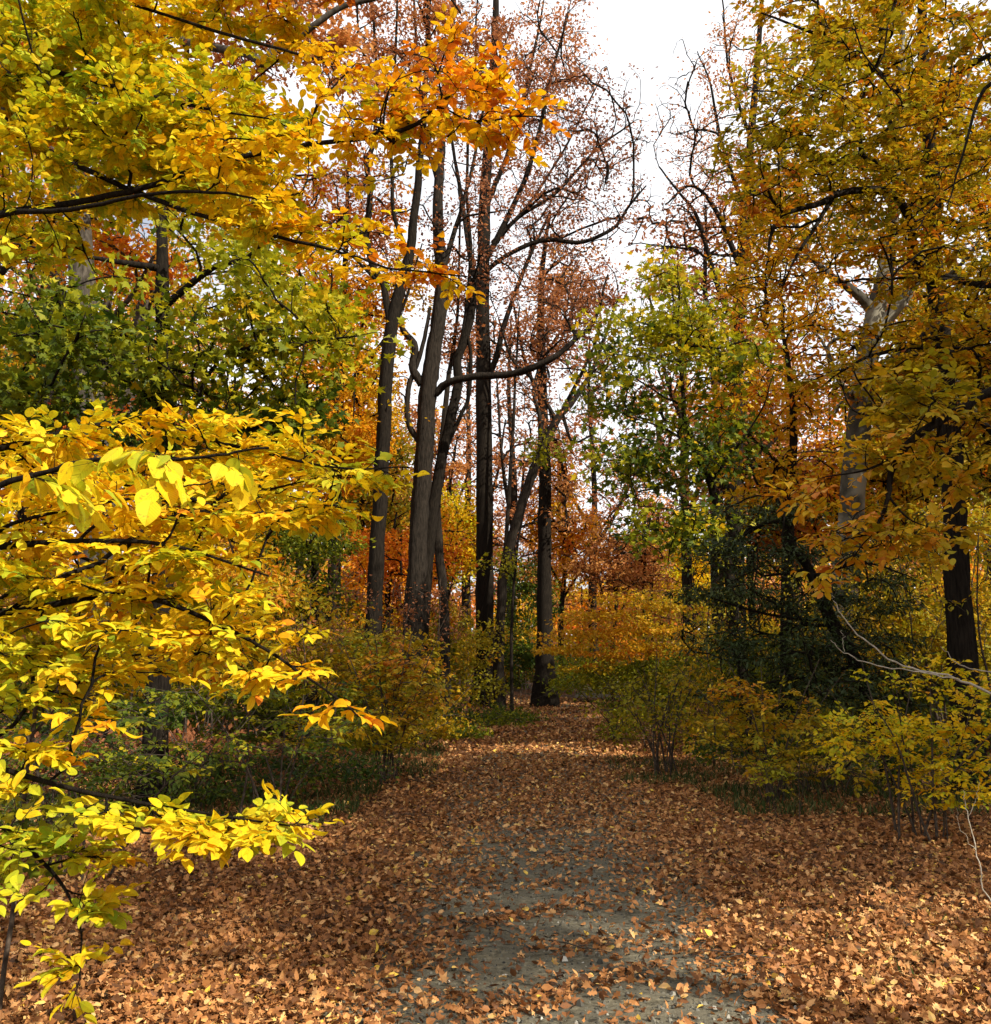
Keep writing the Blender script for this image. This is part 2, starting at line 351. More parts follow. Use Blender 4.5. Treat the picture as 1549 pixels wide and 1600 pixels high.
def make_plant(name, label, cat, group, stems, blobs, leafmat, bark, seed, size, tpl=KITE, mode='cluster', rtip=.006, up=.15, flat=.5,
               flare=True, part_names=('trunk', 'limb'), crown_name='crown', wob=.012, free=.25, droop=.2, leaf_up=1.0, twigmat=None, uv=False, barkm=None, minr=0.0, lowpen=.4, dens=1.7, layer=0):
    rg = np.random.default_rng(seed)
    S_ = [stem(s) for s in stems]
    base = S_[0][0, :3].copy(); base[2] += .12
    root = bpy.data.objects.new(name, None); root.location = base; C.objects.link(root)
    sset(root, label, cat, group)
    npos, nrad, npar, ndir = [], [], [], []
    k = 0
    for si, s in enumerate(S_):
        c = catmull(s, 7)
        L_ = np.linalg.norm(np.diff(c[:, :3], axis=0), axis=1).sum()
        j = rg.normal(size=(len(c), 3)) * wob * min(L_, 14) * .25
        j[0] = 0; j[-1] = 0; j[1:-1] = (j[1:-1] + j[:-2] + j[2:]) / 3; j[:, 2] *= .3
        c[:, :3] += j * np.minimum(1, .03 / np.maximum(c[:, 3:4], .01)) ** .5
        rad = np.maximum(c[:, 3], .003)
        if si == 0 and flare:
            hh = c[:, 2] - base[2]
            rad = rad * (1 + .55 * np.exp(-np.maximum(hh, 0) / (3.2 * rad[0] + .02)))
        sides = 14 if rad[0] > .12 else (9 if rad[0] > .03 else 6)
        # bark surface: radial ripple
        pth_ = c[None, :, :3]; co, lp = tube_arrays(pth_, rad[None], sides)
        if rad[0] > .1:
            a = np.tile(np.arange(sides), len(c)); cen = np.repeat(c[:, :3], sides, 0); rip = 1 + .09 * np.sin(a * 2.3 + seed) + .05 * rg.normal(size=len(co))
            co = cen + (co - cen) * rip[:, None]
        mesh_obj(part_names[0] if si == 0 else part_names[1], co, lp, np.arange(0, len(lp), 4), M[bark], root, smooth=True, base=base)
        st = int(len(c) * (free if si == 0 else .12))
        for q in range(len(c)):
            if q >= st:
                npos.append(c[q, :3]); nrad.append(rad[q]); npar.append(-1); ndir.append(c[min(q + 1, len(c) - 1), :3] - c[max(q - 1, 0), :3]); k += 1
    # attractors
    att, atint, acov = [], [], []
    pxs = F
    tot = []
    camp = np.array((0, 0, EYE))
    for b in blobs:
        d = rg.normal(size=(b['n'], 3)); d = nrm(d) * rg.random((b['n'], 1)) ** .42
        p = b['c'] + d * np.array((b['a'], b['b'], b['h']))
        att.append(p); atint.append(b['tint'] + rg.normal(0, b['tj'], b['n']) + .06 * np.sin(p[:, 0] * 1.1 + p[:, 2] * 1.7 + seed))
        area = math.pi * b['a'] * max(b['h'], b['b'] * .35) ; nl = dens * b['cover'] * area / (.34 * size * size)
        tot.append(np.full(b['n'], nl / b['n']))
    att = np.concatenate(att); atint = np.concatenate(atint); tot = np.concatenate(tot)
    if layer:  # boughs spread in flat tiers that sag outwards
        q = att[:, 2] + .10 * np.sin(att[:, 0] * 2.1 + att[:, 1] * 1.3) + .12 * att[:, 0]
        att[:, 2] += (np.round(q / layer) * layer - q) * .85
    z0 = ground(att[:, 0], att[:, 1]) + .08
    att[:, 2] = np.maximum(att[:, 2], z0)
    order = rg.permutation(len(att)); att, atint, tot = att[order], atint[order], tot[order]
    nst = len(npos); NB = len(att)
    pos = np.zeros((nst + NB * 4, 3)); pos[:nst] = npos; drs = np.zeros_like(pos); drs[:nst] = nrm(np.array(ndir))
    par = np.full(len(pos), -1); n = nst; recs = []
    for a in att:
        v = pos[:n] - a; d = np.sqrt((v * v).sum(1))
        cosv = -(drs[:n] * v).sum(1) / np.maximum(d, 1e-6); cost = d * (1 + .42 * (1 - cosv)) + lowpen * np.maximum(0, v[:, 2] + .15 * d)
        i = int(cost.argmin()); dd = d[i]
        p0 = pos[i]; ctrl = p0 + (drs[i] * .30 + np.array((0, 0, up))) * dd + rg.normal(size=3) * .05 * dd
        ctrl = ctrl * .75 + (p0 + (a - p0) * .5) * .25
        ids = [i]
        for q, t in enumerate((.25, .5, .75, 1.)):
            c = (1 - t) ** 2 * p0 + 2 * t * (1 - t) * ctrl + t * t * a
            if q < 3: c = c + rg.normal(size=3) * .02 * dd
            pos[n] = c; par[n] = ids[-1]; drs[n] = c - pos[ids[-1]]; drs[n] /= max(np.linalg.norm(drs[n]), 1e-6); ids.append(n); n += 1
        recs.append(ids)
    cnt = np.zeros(n)
    recs = np.array(recs)
    for ids in recs: cnt[ids[-1]] += 1
    for q in range(n - 1, nst - 1, -1): cnt[par[q]] += cnt[q]
    rad = rtip * np.maximum(cnt, 1) ** .45
    smax = np.array(nrad) * .7
    # clamp by parent stem
    lim = np.full(n, 1e9); lim[:nst] = smax
    for q in range(nst, n): lim[q] = min(lim[par[q]], 1e9); rad[q] = min(rad[q], lim[q])
    bp = pos[recs]; br = rad[recs]; br[:, 0] = br[:, 1]
    br[:, -1] = np.minimum(br[:, -1], br[:, -2]) * np.where(cnt[recs[:, -1]] <= 1, .5, 1)
    big = br[:, 0] > rtip * 3.5
    grp = [(bp[big], br[big], 6), (bp[~big], br[~big], 4 if rtip > .003 else 3)]
    # leaves
    NBr = len(bp)
    if mode == 'spray':
        q = 5; ps, ax, nr_, ti, sz = [], [], [], [], []
        m = np.maximum(1, np.round(tot / (q + .0) + rg.random(NBr) - .5).astype(int)); idx = np.repeat(np.arange(NBr), m)
        B = len(idx); t = rg.uniform(.2, 1, B); seg = np.minimum((t * 4).astype(int), 3); fr = (t * 4 - seg)[:, None]
        b0 = bp[idx, seg] * (1 - fr) + bp[idx, seg + 1] * fr
        d = nrm(bp[idx, seg + 1] - bp[idx, seg])
        brn = rg.normal(size=(NBr, 3)) * .22; brn[:, 2] += 1; brn = nrm(brn)[idx]
        sd_ = nrm(np.cross(d, brn)) * np.where(rg.random(B) < .5, 1, -1)[:, None]
        td = nrm(d * rg.uniform(.2, 1.1, (B, 1)) + sd_ * rg.uniform(.5, 1, (B, 1)) + rg.normal(size=(B, 3)) * .14 - np.array((0, 0, droop * .6)))
        ln = rg.uniform(.9, 2.6, B) * size * 1.15
        tp = np.stack([b0, b0 + td * ln[:, None] * .5, b0 + td * ln[:, None] - np.array((0, 0, 1)) * ln[:, None] * .06], 1)
        grp.append((tp, np.stack([np.full(B, rtip * .6), np.full(B, rtip * .45), np.full(B, rtip * .25)], 1), 3))
        tn = nrm(np.cross(np.cross(td, brn), td))
        ts = nrm(np.cross(td, tn))
        for k_ in range(q):
            f = (k_ + .6) / q; last = k_ == q - 1
            sg = (1 if k_ % 2 else -1)
            p = b0 + td * (ln * f)[:, None]
            a_ = td * (1. if last else .62) + ts * (0 if last else sg * .8) + rg.normal(size=(B, 3)) * .16 - np.array((0, 0, droop))
            ps.append(p); ax.append(a_); nr_.append(tn + rg.normal(size=(B, 3)) * .26)
            ti.append(atint[idx] + rg.normal(0, .10, B)); sz.append(size * rg.uniform(.65, 1.15, B))
        ps = np.concatenate(ps); ax = np.concatenate(ax); nr_ = np.concatenate(nr_); ti = np.concatenate(ti); sz = np.concatenate(sz)
    else:
        m = np.maximum(0, np.round(tot * (rg.gamma(1.1, 1 / 1.1, NBr) if leafmat != 'rust' else rg.gamma(.55, 1 / .55, NBr))).astype(int)); idx = np.repeat(np.arange(NBr), m); B = len(idx)
        t = rg.uniform(.3, 1, B) ** .8; seg = np.minimum((t * 4).astype(int), 3); fr = (t * 4 - seg)[:, None]
        spread = np.clip(np.linalg.norm(bp[:, -1] - bp[:, 0], axis=1) * .24, size * 1.4, size * 5)[idx][:, None]
        off = rg.normal(size=(B, 3)) * spread * np.array((1, 1, flat))
        ps = bp[idx, seg] * (1 - fr) + bp[idx, seg + 1] * fr + off
        ax = nrm(off + 1e-4) + rg.normal(size=(B, 3)) * .6 - np.array((0, 0, droop)); nr_ = rg.normal(size=(B, 3)) * .6; nr_[:, 2] += leaf_up
        ti = atint[idx] + rg.normal(0, .08, B); sz = size * rg.uniform(.6, 1.3, B)
        ok = ps[:, 2] > ground(ps[:, 0], ps[:, 1]) + .02
        ps, ax, nr_, ti, sz = ps[ok], ax[ok], nr_[ok], ti[ok], sz[ok]
    tubes('twigs', grp, M[twigmat or bark], root, base)['kind'] = 'stuff'
    leaves(crown_name, ps, ax, nr_, sz, np.clip(ti, 0, 1), tpl, M[leafmat], root, base, rg, uv=uv)
    make_plant.count += len(ps)
    return root
make_plant.count = 0

def copy_tree(o, loc, rz, sc, label, group=None):
    c = o.copy(); C.objects.link(c); c.location = loc; c.rotation_euler = (0, 0, rz); c.scale = sc; c['label'] = label
    if group: c['group'] = group
    for ch in o.children:
        d = ch.copy(); C.objects.link(d); d.parent = c
    return c

G = dict
# ------------------------------------------------------------------ the near trees on the left
g1 = "beech trees framing the clearing at left"
make_plant("beech_tree", "near yellow beech whose long boughs with orange tips cross the top of the view", "tree", g1,
    [[(-330, None, 6.0, .20), (-240, 800, 6.0, .17), (-120, 430, 6.1, .15), (-22, 180, 6.2, .13), (-30, -80, 6.3, .11), (-60, -400, 6.4, .08)],
     [(-120, 380, 6.1, .04), (0, 335, 5.6, .024), (200, 300, 5.4, .018), (330, 258, 5.3, .016), (480, 225, 5.2, .014), (610, 210, 5.1, .014), (690, 160, 5.0, .009), (760, 100, 5.0, .005)],
     [(-110, 370, 6.1, .04), (0, 334, 5.3, .020), (110, 328, 5.1, .014), (235, 303, 4.9, .010), (330, 300, 4.8, .008), (400, 310, 4.8, .005)],
     [(-20, 180, 6.2, .06), (5, 200, 6.0, .024), (80, 238, 5.7, .020), (180, 285, 5.5, .017), (280, 325, 5.3, .014), (400, 360, 5.1, .011), (510, 388, 5.0, .009), (620, 420, 4.9, .006), (730, 432, 4.8, .004)],
     [(-25, 60, 6.3, .06), (0, 75, 6.0, .022), (60, 103, 5.8, .018), (160, 130, 5.6, .014), (300, 165, 5.4, .009), (420, 185, 5.3, .005)],
     [(-40, -60, 6.3, .04), (60, -40, 5.9, .014), (220, 10, 5.6, .010), (380, 60, 5.4, .010), (520, 100, 5.2, .006)],
     [(-40, -160, 6.3, .06), (120, -190, 5.9, .03), (400, -180, 5.6, .02), (620, -110, 5.4, .012), (720, 20, 5.2, .006)],
     [(200, 300, 5.4, .012), (215, 210, 5.5, .006), (212, 140, 5.6, .004)],
     [(480, 225, 5.2, .014), (497, 165, 5.2, .007), (555, 100, 5.2, .004)]],
    [Bl(100, 60, 7, 220, 110, 1, 90, 0.42, 0.1, 1.68), Bl(150, 230, 7, 230, 90, 1, 90, 0.38, 0.1, 1.68), Bl(350, 240, 6.6, 180, 70, 0.8, 60, 0.5, 0.1, 1.344), Bl(-20, 330, 6.5, 120, 60, 0.8, 40, 0.36, 0.1, 1.456), Bl(110, 110, 5.7, 190, 120, 0.9, 90, 0.36, 0.1, 2.464), Bl(300, 190, 5.4, 200, 90, 0.7, 90, 0.42, 0.09, 2.24), Bl(130, 260, 5.5, 200, 70, 0.7, 60, 0.34, 0.1, 2.016),
     Bl(400, 280, 5.1, 170, 60, 0.6, 60, 0.46, 0.09, 2.016), Bl(560, 210, 5.1, 123.2, 60, 0.5, 55, 0.57, 0.13, 1.054), Bl(690, 170, 5, 145.6, 75, 0.4, 82, 0.65, 0.13, 1.24),
     Bl(800, 190, 4.95, 61.6, 30, 0.2, 11, 0.71, 0.11, 0.992), Bl(740, 110, 5, 78.4, 45, 0.3, 15, 0.69, 0.12, 0.868), Bl(520, 110, 5.2, 67.2, 45, 0.3, 17, 0.59, 0.13, 0.93), 
     Bl(430, 350, 5, 120, 35, 0.4, 24, 0.45, 0.09, 1.568), Bl(560, 385, 4.95, 89.6, 26, 0.3, 19, 0.55, 0.12, 0.992), Bl(660, 425, 4.85, 95.2, 20, 0.25, 17, 0.67, 0.11, 0.93),
     Bl(60, 380, 5.4, 90, 40, 0.5, 16, 0.3, 0.1, 1.12), Bl(230, 20, 5.7, 260, 60, 0.8, 70, 0.42, 0.12, 2.016), Bl(-120, 150, 6, 120, 260, 0.9, 50, 0.4, 0.12, 1.344), Bl(470, -90, 5.5, 280, 70, 0.6, 40, 0.63, 0.12, 1.2)],
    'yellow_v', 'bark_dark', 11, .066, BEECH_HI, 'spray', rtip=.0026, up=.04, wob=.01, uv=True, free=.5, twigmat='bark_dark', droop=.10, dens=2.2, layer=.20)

make_plant("beech_tree", "small bright yellow beech with layered boughs low at the left edge", "tree", g1,
    [[(-330, None, 3.9, .07), (-300, 1100, 3.9, .06), (-280, 850, 3.9, .05), (-250, 600, 3.9, .035), (-230, 450, 3.9, .02)],
     [(-290, 950, 3.9, .02), (-60, 870, 3.7, .011), (20, 818, 3.6, .008), (140, 790, 3.55, .006), (260, 770, 3.5, .005)],
     [(-280, 760, 3.9, .03), (0, 700, 4.0, .016), (200, 660, 4.1, .011), (380, 700, 4.1, .008), (520, 730, 4.0, .005), (640, 730, 3.9, .003)],
     [(-290, 1000, 3.9, .03), (0, 960, 3.8, .016), (200, 930, 3.7, .012), (350, 980, 3.6, .008), (470, 1050, 3.5, .005), (560, 1120, 3.4, .003)],
     [(-300, 1150, 3.9, .03), (-80, 1180, 3.5, .012), (100, 1230, 3.4, .009), (250, 1260, 3.3, .006), (450, 1290, 3.2, .003)],
     [(-300, 1200, 3.9, .02), (-60, 1260, 3.5, .01), (60, 1340, 3.4, .007), (120, 1430, 3.3, .004), (125, 1530, 3.25, .002)],
     [(-290, 880, 3.9, .03), (50, 850, 3.7, .014), (250, 850, 3.6, .008), (420, 900, 3.6, .004)]],
    [Bl(120, 740, 5, 240, 60, 0.6, 69, 0.445, 0.09, 1.6), Bl(430, 740, 5, 150, 50, 0.6, 46, 0.405, 0.09, 1.4), Bl(170, 860, 5, 260, 60, 0.6, 92, 0.465, 0.09, 1.7), Bl(200, 960, 4.9, 260, 60, 0.6, 92, 0.385, 0.09, 1.7),
     Bl(60, 1040, 4.8, 160, 60, 0.5, 57, 0.325, 0.09, 1.6), Bl(300, 1020, 4.6, 140, 40, 0.4, 46, 0.425, 0.09, 1.4), Bl(60, 690, 4, 120, 40, 0.4, 29, 0.385, 0.08, 1.8), Bl(330, 690, 4.1, 200, 40, 0.4, 50, 0.425, 0.07, 1.9), Bl(560, 735, 3.95, 75, 35, 0.25, 20, 0.385, 0.07, 1.7),
     Bl(480, 790, 3.9, 90, 22, 0.25, 16, 0.385, 0.06, 1.7), Bl(120, 780, 3.7, 150, 55, 0.4, 41, 0.405, 0.08, 2.2), Bl(330, 800, 3.7, 130, 40, 0.3, 25, 0.425, 0.07, 1.8),
     Bl(60, 900, 3.7, 130, 70, 0.4, 50, 0.295, 0.1, 2.3), Bl(260, 890, 3.7, 160, 60, 0.4, 52, 0.385, 0.09, 2), Bl(150, 1000, 3.6, 200, 60, 0.4, 57, 0.305, 0.09, 2),
     Bl(380, 960, 3.6, 100, 40, 0.3, 23, 0.445, 0.09, 1.6), Bl(420, 1030, 3.5, 90, 35, 0.25, 23, 0.465, 0.08, 1.7), Bl(520, 1100, 3.4, 45, 30, 0.12, 9, 0.565, 0.06, 1),
     Bl(60, 1080, 3.5, 110, 50, 0.3, 25, 0.265, 0.1, 1.5), Bl(40, 1200, 3.35, 75, 45, 0.25, 13, 0.405, 0.08, 2), Bl(130, 1140, 3.4, 50, 14, 0.12, 5, 0.565, 0.07, 1.2),
     Bl(400, 1285, 3.2, 100, 26, 0.15, 23, 0.385, 0.05, 2.43), Bl(330, 1285, 3.25, 160, 34, 0.22, 37, 0.365, 0.07, 3.105), Bl(150, 1270, 3.3, 60, 30, 0.2, 11, 0.295, 0.07, 2.025), Bl(50, 1330, 3.4, 80, 60, 0.25, 20, 0.265, 0.09, 1.6),
     Bl(120, 1400, 3.3, 60, 40, 0.15, 9, 0.365, 0.07, 1.8), Bl(123, 1500, 3.25, 20, 55, 0.06, 8, 0.425, 0.06, 2.2), Bl(-100, 900, 3.8, 130, 260, 0.6, 69, 0.365, 0.11, 1.4)],
    'yellow_v', 'bark_dark', 12, .058, BEECH_HI, 'spray', rtip=.0020, up=.03, wob=.008, uv=True, free=.3, twigmat='bark_dark', droop=.12, dens=2.1, layer=.15)

make_plant("beech_sapling", "thin sapling with broad shaded yellow leaves closest to the lens at left", "sapling", None,
    [[(-420, None, 2.4, .02), (-330, 1000, 2.4, .015), (-160, 830, 2.3, .011), (0, 760, 2.3, .008), (150, 720, 2.25, .006), (300, 715, 2.2, .004), (420, 700, 2.2, .002)]],
    [Bl(250, 725, 2.22, 150, 14, .12, 10, .34, .08, .8), Bl(60, 745, 2.3, 90, 18, .12, 7, .36, .08, .7)],
    'yellow_v', 'bark_dark', 13, .066, BROAD, 'spray', rtip=.0016, up=.0, uv=True, flare=False, free=.5, droop=.8, part_names=('stem', 'stem'), crown_name='foliage')

make_plant("maple_sapling", "thin sapling with fresh green leaves under the yellow beech boughs", "sapling", None,
    [[(40, None, 4.6, .012), (45, 1200, 4.6, .010), (62, 1050, 4.6, .008), (70, 960, 4.6, .006), (60, 880, 4.6, .003)],
     [(50, 1150, 4.6, .006), (110, 1080, 4.5, .004), (150, 1040, 4.5, .002)], [(45, 1250, 4.6, .006), (15, 1300, 4.5, .004), (30, 1360, 4.4, .002)]],
    [Bl(60, 990, 4.6, 60, 70, .2, 12, .55, .08, .7), Bl(60, 1300, 4.5, 70, 60, .2, 14, .5, .1, .8), Bl(20, 950, 4.5, 40, 30, .2, 6, .6, .05, 1)],
    'green', 'twig', 14, .07, MAPLE, 'cluster', rtip=.002, flare=False, part_names=('stem', 'stem'), crown_name='foliage')

# ------------------------------------------------------------------ left middle distance
make_plant("maple_tree", "green leaved maple with yellowing outer boughs behind the near beech", "tree", None,
    [[(250, None, 11, .13), (255, 900, 11, .12), (258, 650, 11, .10), (255, 480, 11, .08), (250, 300, 11, .05), (240, 120, 11, .03)],
     [(255, 640, 11, .05), (150, 560, 10.4, .03), (30, 520, 10, .015)], [(256, 480, 11, .05), (330, 420, 10.6, .035), (380, 405, 10.4, .028), (415, 378, 10.2, .018), (470, 350, 10, .01)],
     [(256, 560, 11, .05), (350, 550, 10.5, .03), (470, 535, 10.2, .02), (560, 525, 10, .008)], [(254, 420, 11, .05), (130, 400, 10.6, .02), (20, 380, 10.4, .01)]],
    [Bl(120, 490, 10.5, 170, 50, 1.6, 70, 0.46, 0.14, 1.4), Bl(150, 570, 10.2, 190, 60, 1.5, 90, 0.42, 0.14, 1.5), Bl(380, 590, 10.4, 180, 70, 1.5, 90, 0.5, 0.12, 2),
     Bl(400, 480, 10.6, 170, 70, 1.5, 80, 0.66, 0.12, 1.7), Bl(520, 520, 10.3, 80, 40, 0.8, 30, 0.7, 0.11, 1.5), Bl(60, 640, 10, 120, 60, 1.2, 40, 0.38, 0.12, 1.6), Bl(430, 660, 10.4, 100, 40, 1, 36, 0.38, 0.12, 1.6),
     Bl(350, 390, 10.8, 100, 50, 1.4, 30, 0.6, 0.12, 1.1), Bl(210, 700, 10.5, 130, 50, 1, 40, 0.2, 0.12, 1.4)],
    'green', 'bark_dark', 21, .12, MAPLE, rtip=.006)

make_plant("evergreen_tree", "dark green rounded evergreen between the yellow boughs and trunks", "tree", None,
    [[(490, None, 17, .12), (490, 1000, 17, .10), (492, 880, 17, .07), (495, 770, 17, .03)]],
    [Bl(495, 840, 17, 80, 65, 1.2, 90, .5, .12, 2.4), Bl(470, 940, 17, 90, 50, 1.2, 60, .4, .12, 2), Bl(410, 800, 17, 60, 70, 1.2, 40, .6, .12, 2), Bl(200, 700, 17, 90, 50, 1, 20, .5, .1, 1)],
    'green', 'bark_dark', 22, .09, KITE, rtip=.008, droop=.5)

make_plant("maple_tree", "golden orange maple behind the first dark trunk at left", "tree", "orange maples among the trunks",
    [[(520, None, 27, .2), (525, 800, 27, .17), (530, 600, 27, .14), (540, 400, 27, .08), (545, 250, 27, .04)],
     [(527, 700, 27, .08), (450, 620, 26.5, .05), (360, 560, 26, .02)], [(530, 620, 27, .08), (620, 500, 26.5, .05), (660, 380, 26, .02)]],
    [Bl(560, 560, 27, 100, 120, 3, 150, .40, .09, 2.0), Bl(590, 440, 27, 90, 80, 2, 90, .38, .09, 1.6), Bl(560, 320, 29, 110, 80, 2, 90, .6, .14, 1.0), Bl(470, 330, 28, 90, 60, 2, 60, .6, .14, 1.0), Bl(520, 700, 27, 120, 70, 2, 90, .35, .1, 1.8), Bl(470, 430, 27, 80, 60, 2, 50, .45, .1, 1.2), Bl(560, 660, 26.5, 90, 60, 2, 60, .3, .1, 1.6)],
    'orange', 'bark_dark', 23, .15, KITE, rtip=.012)
make_plant("maple_tree", "vivid red orange maple low behind the paired grey trunks", "tree", "orange maples among the trunks",
    [[(600, None, 33, .12), (605, 950, 33, .1), (612, 880, 33, .07), (620, 800, 33, .03)]],
    [Bl(625, 880, 33, 110, 60, 2.4, 110, 0.7, 0.1, 1.9), Bl(620, 950, 33, 100, 50, 2, 70, 0.55, 0.14, 1.6), Bl(700, 830, 33, 50, 50, 2, 30, 0.4, 0.1, 1), Bl(560, 930, 32, 60, 70, 2, 40, 0.45, 0.14, 1.5)],
    'orange', 'bark_dark', 24, .17, KITE, rtip=.014)
make_plant("maple_tree", "orange maple in the sun at the left edge above the green boughs", "tree", "orange maples among the trunks",
    [[(88, None, 19, .24), (86, 900, 19, .22), (84, 640, 19, .20), (86, 420, 19, .17), (80, 200, 19, .1), (76, 0, 19, .05)],
     [(84, 560, 19, .08), (190, 480, 18, .05), (240, 400, 17.6, .03)], [(86, 480, 19, .08), (20, 420, 18, .04), (-60, 380, 17.6, .03)]],
    [Bl(60, 390, 18, 110, 50, 1.6, 70, .5, .12, 1.4), Bl(190, 400, 17.8, 110, 60, 1.6, 80, .55, .12, 1.5), Bl(60, 150, 19, 160, 90, 2, 60, .5, .12, 1), Bl(40, 520, 19, 90, 50, 2, 40, .4, .12, 1), Bl(150, 660, 18, 130, 22, 1.4, 40, .9, .06, 1.6)],
    'orange', 'bark_grey', 25, .14, KITE, rtip=.009)
make_plant("leaning_tree", "grey leaning tree with dull orange leaves behind the upper beech boughs", "tree", None,
    [[(130, None, 22, .22), (160, 850, 22, .2), (215, 520, 22, .18), (262, 350, 22, .15), (285, 290, 22, .12), (330, 120, 22, .07)],
     [(150, 700, 22, .12), (175, 420, 21, .09), (205, 300, 21, .05)]],
    [Bl(250, 420, 21.5, 120, 60, 2, 80, .6, .12, 1.3), Bl(330, 300, 22, 130, 60, 2, 70, .5, .12, 1.2), Bl(240, 200, 22, 150, 70, 2, 60, .6, .1, 1.1)],
    'olive', 'bark_grey', 26, .15, KITE, rtip=.01)
make_plant("oak_tree", "russet oak with a bare grey bough showing above the beech", "tree", "russet oaks over the wood",
    [[(150, None, 15, .26), (150, 800, 15, .24), (130, 500, 15, .2), (120, 250, 15, .18), (150, 60, 15, .15), (140, -200, 15, .1)],
     [(140, 120, 15, .10), (230, 50, 14.2, .075), (300, 68, 13.8, .070), (380, 82, 13.5, .066), (412, 97, 13.4, .07), (430, 72, 13.4, .055), (480, 48, 13.3, .05), (530, 12, 13.2, .045), (590, -5, 13.2, .04), (700, -60, 13, .02)],
     [(300, 66, 13.8, .04), (340, 25, 14, .03), (380, 8, 14, .02)]],
    [Bl(380, 60, 14.6, 170, 80, 1.6, 110, .75, .12, 1.7), Bl(300, 180, 14.8, 150, 60, 1.4, 60, .65, .14, 1.2), Bl(500, 60, 14.8, 90, 90, 1.4, 60, .8, .1, 1.3), Bl(130, 220, 14.8, 100, 60, 1.5, 50, .6, .14, 1.2), Bl(350, -120, 14.6, 300, 60, 2, 70, .7, .1, 1)],
    'rust', 'bark_grey', 27, .12, OAK, rtip=.007)

make_plant("maple_tree", "tall golden maple filling the upper left behind the near beech", "tree", "orange maples among the trunks",
    [[(-80, None, 16, .2), (-70, 700, 16, .17), (-60, 300, 16, .13), (-40, 0, 16, .08), (-20, -300, 16, .04)], [(-65, 500, 16, .08), (100, 330, 15.5, .05), (260, 280, 15, .02)], [(-50, 150, 16, .08), (100, 20, 15.5, .05), (260, -60, 15, .02)]],
    [Bl(100, 320, 15.5, 170, 60, 1.6, 80, .3, .12, 1.1), Bl(330, 320, 15.5, 120, 70, 1.6, 60, .4, .12, 1.0), Bl(60, 100, 15.5, 180, 100, 1.6, 80, .4, .12, 1), Bl(440, 430, 16, 100, 60, 1.5, 50, .25, .1, 1)],
    'orange', 'bark_dark', 28, .12, KITE, rtip=.008)

# ------------------------------------------------------------------ centre trunks
gc = "tall trunks along the left side of the path"
make_plant("oak_tree", "dark straight trunk forking high up, nearest tall trunk left of the path", "tree", gc,
    [[(583, None, 25, 0.221), (588, 900, 25, 0.201), (598, 720, 25, 0.193), (606, 560, 25, 0.180), (618, 480, 25, 0.164), (640, 400, 25, 0.131), (652, 300, 25, 0.107), (662, 180, 25, 0.090), (668, 60, 25, 0.074), (676, -80, 25, 0.049)],
     [(612, 520, 25, 0.107), (600, 450, 25, 0.098), (585, 420, 25, 0.098), (572, 370, 25, 0.098), (577, 330, 25, 0.090), (578, 290, 25, 0.082), (572, 250, 25, 0.082), (583, 225, 25, 0.066), (590, 120, 25, 0.049), (580, 0, 25, 0.041)],
     [(640, 400, 25, 0.066), (615, 330, 25, 0.057), (612, 230, 25, 0.049), (618, 100, 25, 0.041), (622, -50, 25, 0.025)],
     [(590, 440, 25, 0.049), (550, 400, 24.5, 0.033), (520, 380, 24, 0.025)]],
    [Bl(600, 120, 25, 110, 150, 3, 256, 0.7, 0.14, 0.99), Bl(560, 300, 25, 80, 80, 2.5, 81, 0.5, 0.14, 0.54), Bl(680, 0, 25, 110, 100, 3, 121, 0.7, 0.12, 0.72)],
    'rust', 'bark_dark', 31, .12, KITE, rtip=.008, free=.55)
make_plant("oak_tree", "thick grey trunk with a twisted side bough, left of the path", "tree", gc,
    [[(640, None, 27, 0.304), (648, 950, 27, 0.274), (656, 800, 27, 0.251), (664, 700, 27, 0.258), (668, 620, 27, 0.251), (676, 560, 27, 0.228), (690, 450, 27, 0.198), (684, 330, 27, 0.152), (690, 200, 27, 0.122), (704, 80, 27, 0.091), (712, -60, 27, 0.068)],
     [(660, 600, 27, 0.137), (645, 575, 27, 0.114), (648, 540, 27, 0.099), (630, 515, 27, 0.084), (624, 490, 27, 0.076)],
     [(655, 690, 27, 0.091), (640, 665, 27, 0.084), (636, 640, 27, 0.084), (640, 600, 27, 0.076), (655, 560, 27, 0.068), (665, 520, 27, 0.061), (672, 480, 27, 0.046)],
     [(680, 615, 27, 0.114), (700, 598, 26.8, 0.106), (740, 588, 26.6, 0.106), (790, 585, 26.4, 0.099), (830, 575, 26.2, 0.099), (870, 555, 26, 0.084), (905, 525, 26, 0.068), (930, 500, 26, 0.053), (950, 430, 26, 0.030)],
     [(690, 430, 27, 0.091), (720, 330, 27, 0.068), (740, 250, 27, 0.053), (760, 150, 27, 0.038), (800, 40, 27, 0.023)],
     [(688, 300, 27, 0.076), (664, 200, 27, 0.061), (650, 60, 27, 0.046), (645, -60, 27, 0.030)]],
    [Bl(690, 100, 27, 140, 150, 3, 229, 0.5, 0.14, 0.72), Bl(740, 330, 27, 110, 80, 3, 108, 0.35, 0.14, 0.45), Bl(880, 480, 26, 90, 60, 2, 81, 0.45, 0.15, 0.54), Bl(620, 400, 27, 60, 60, 2, 40, 0.5, 0.1, 0.45)],
    'rust', 'bark', 32, .12, KITE, rtip=.008, free=.6)
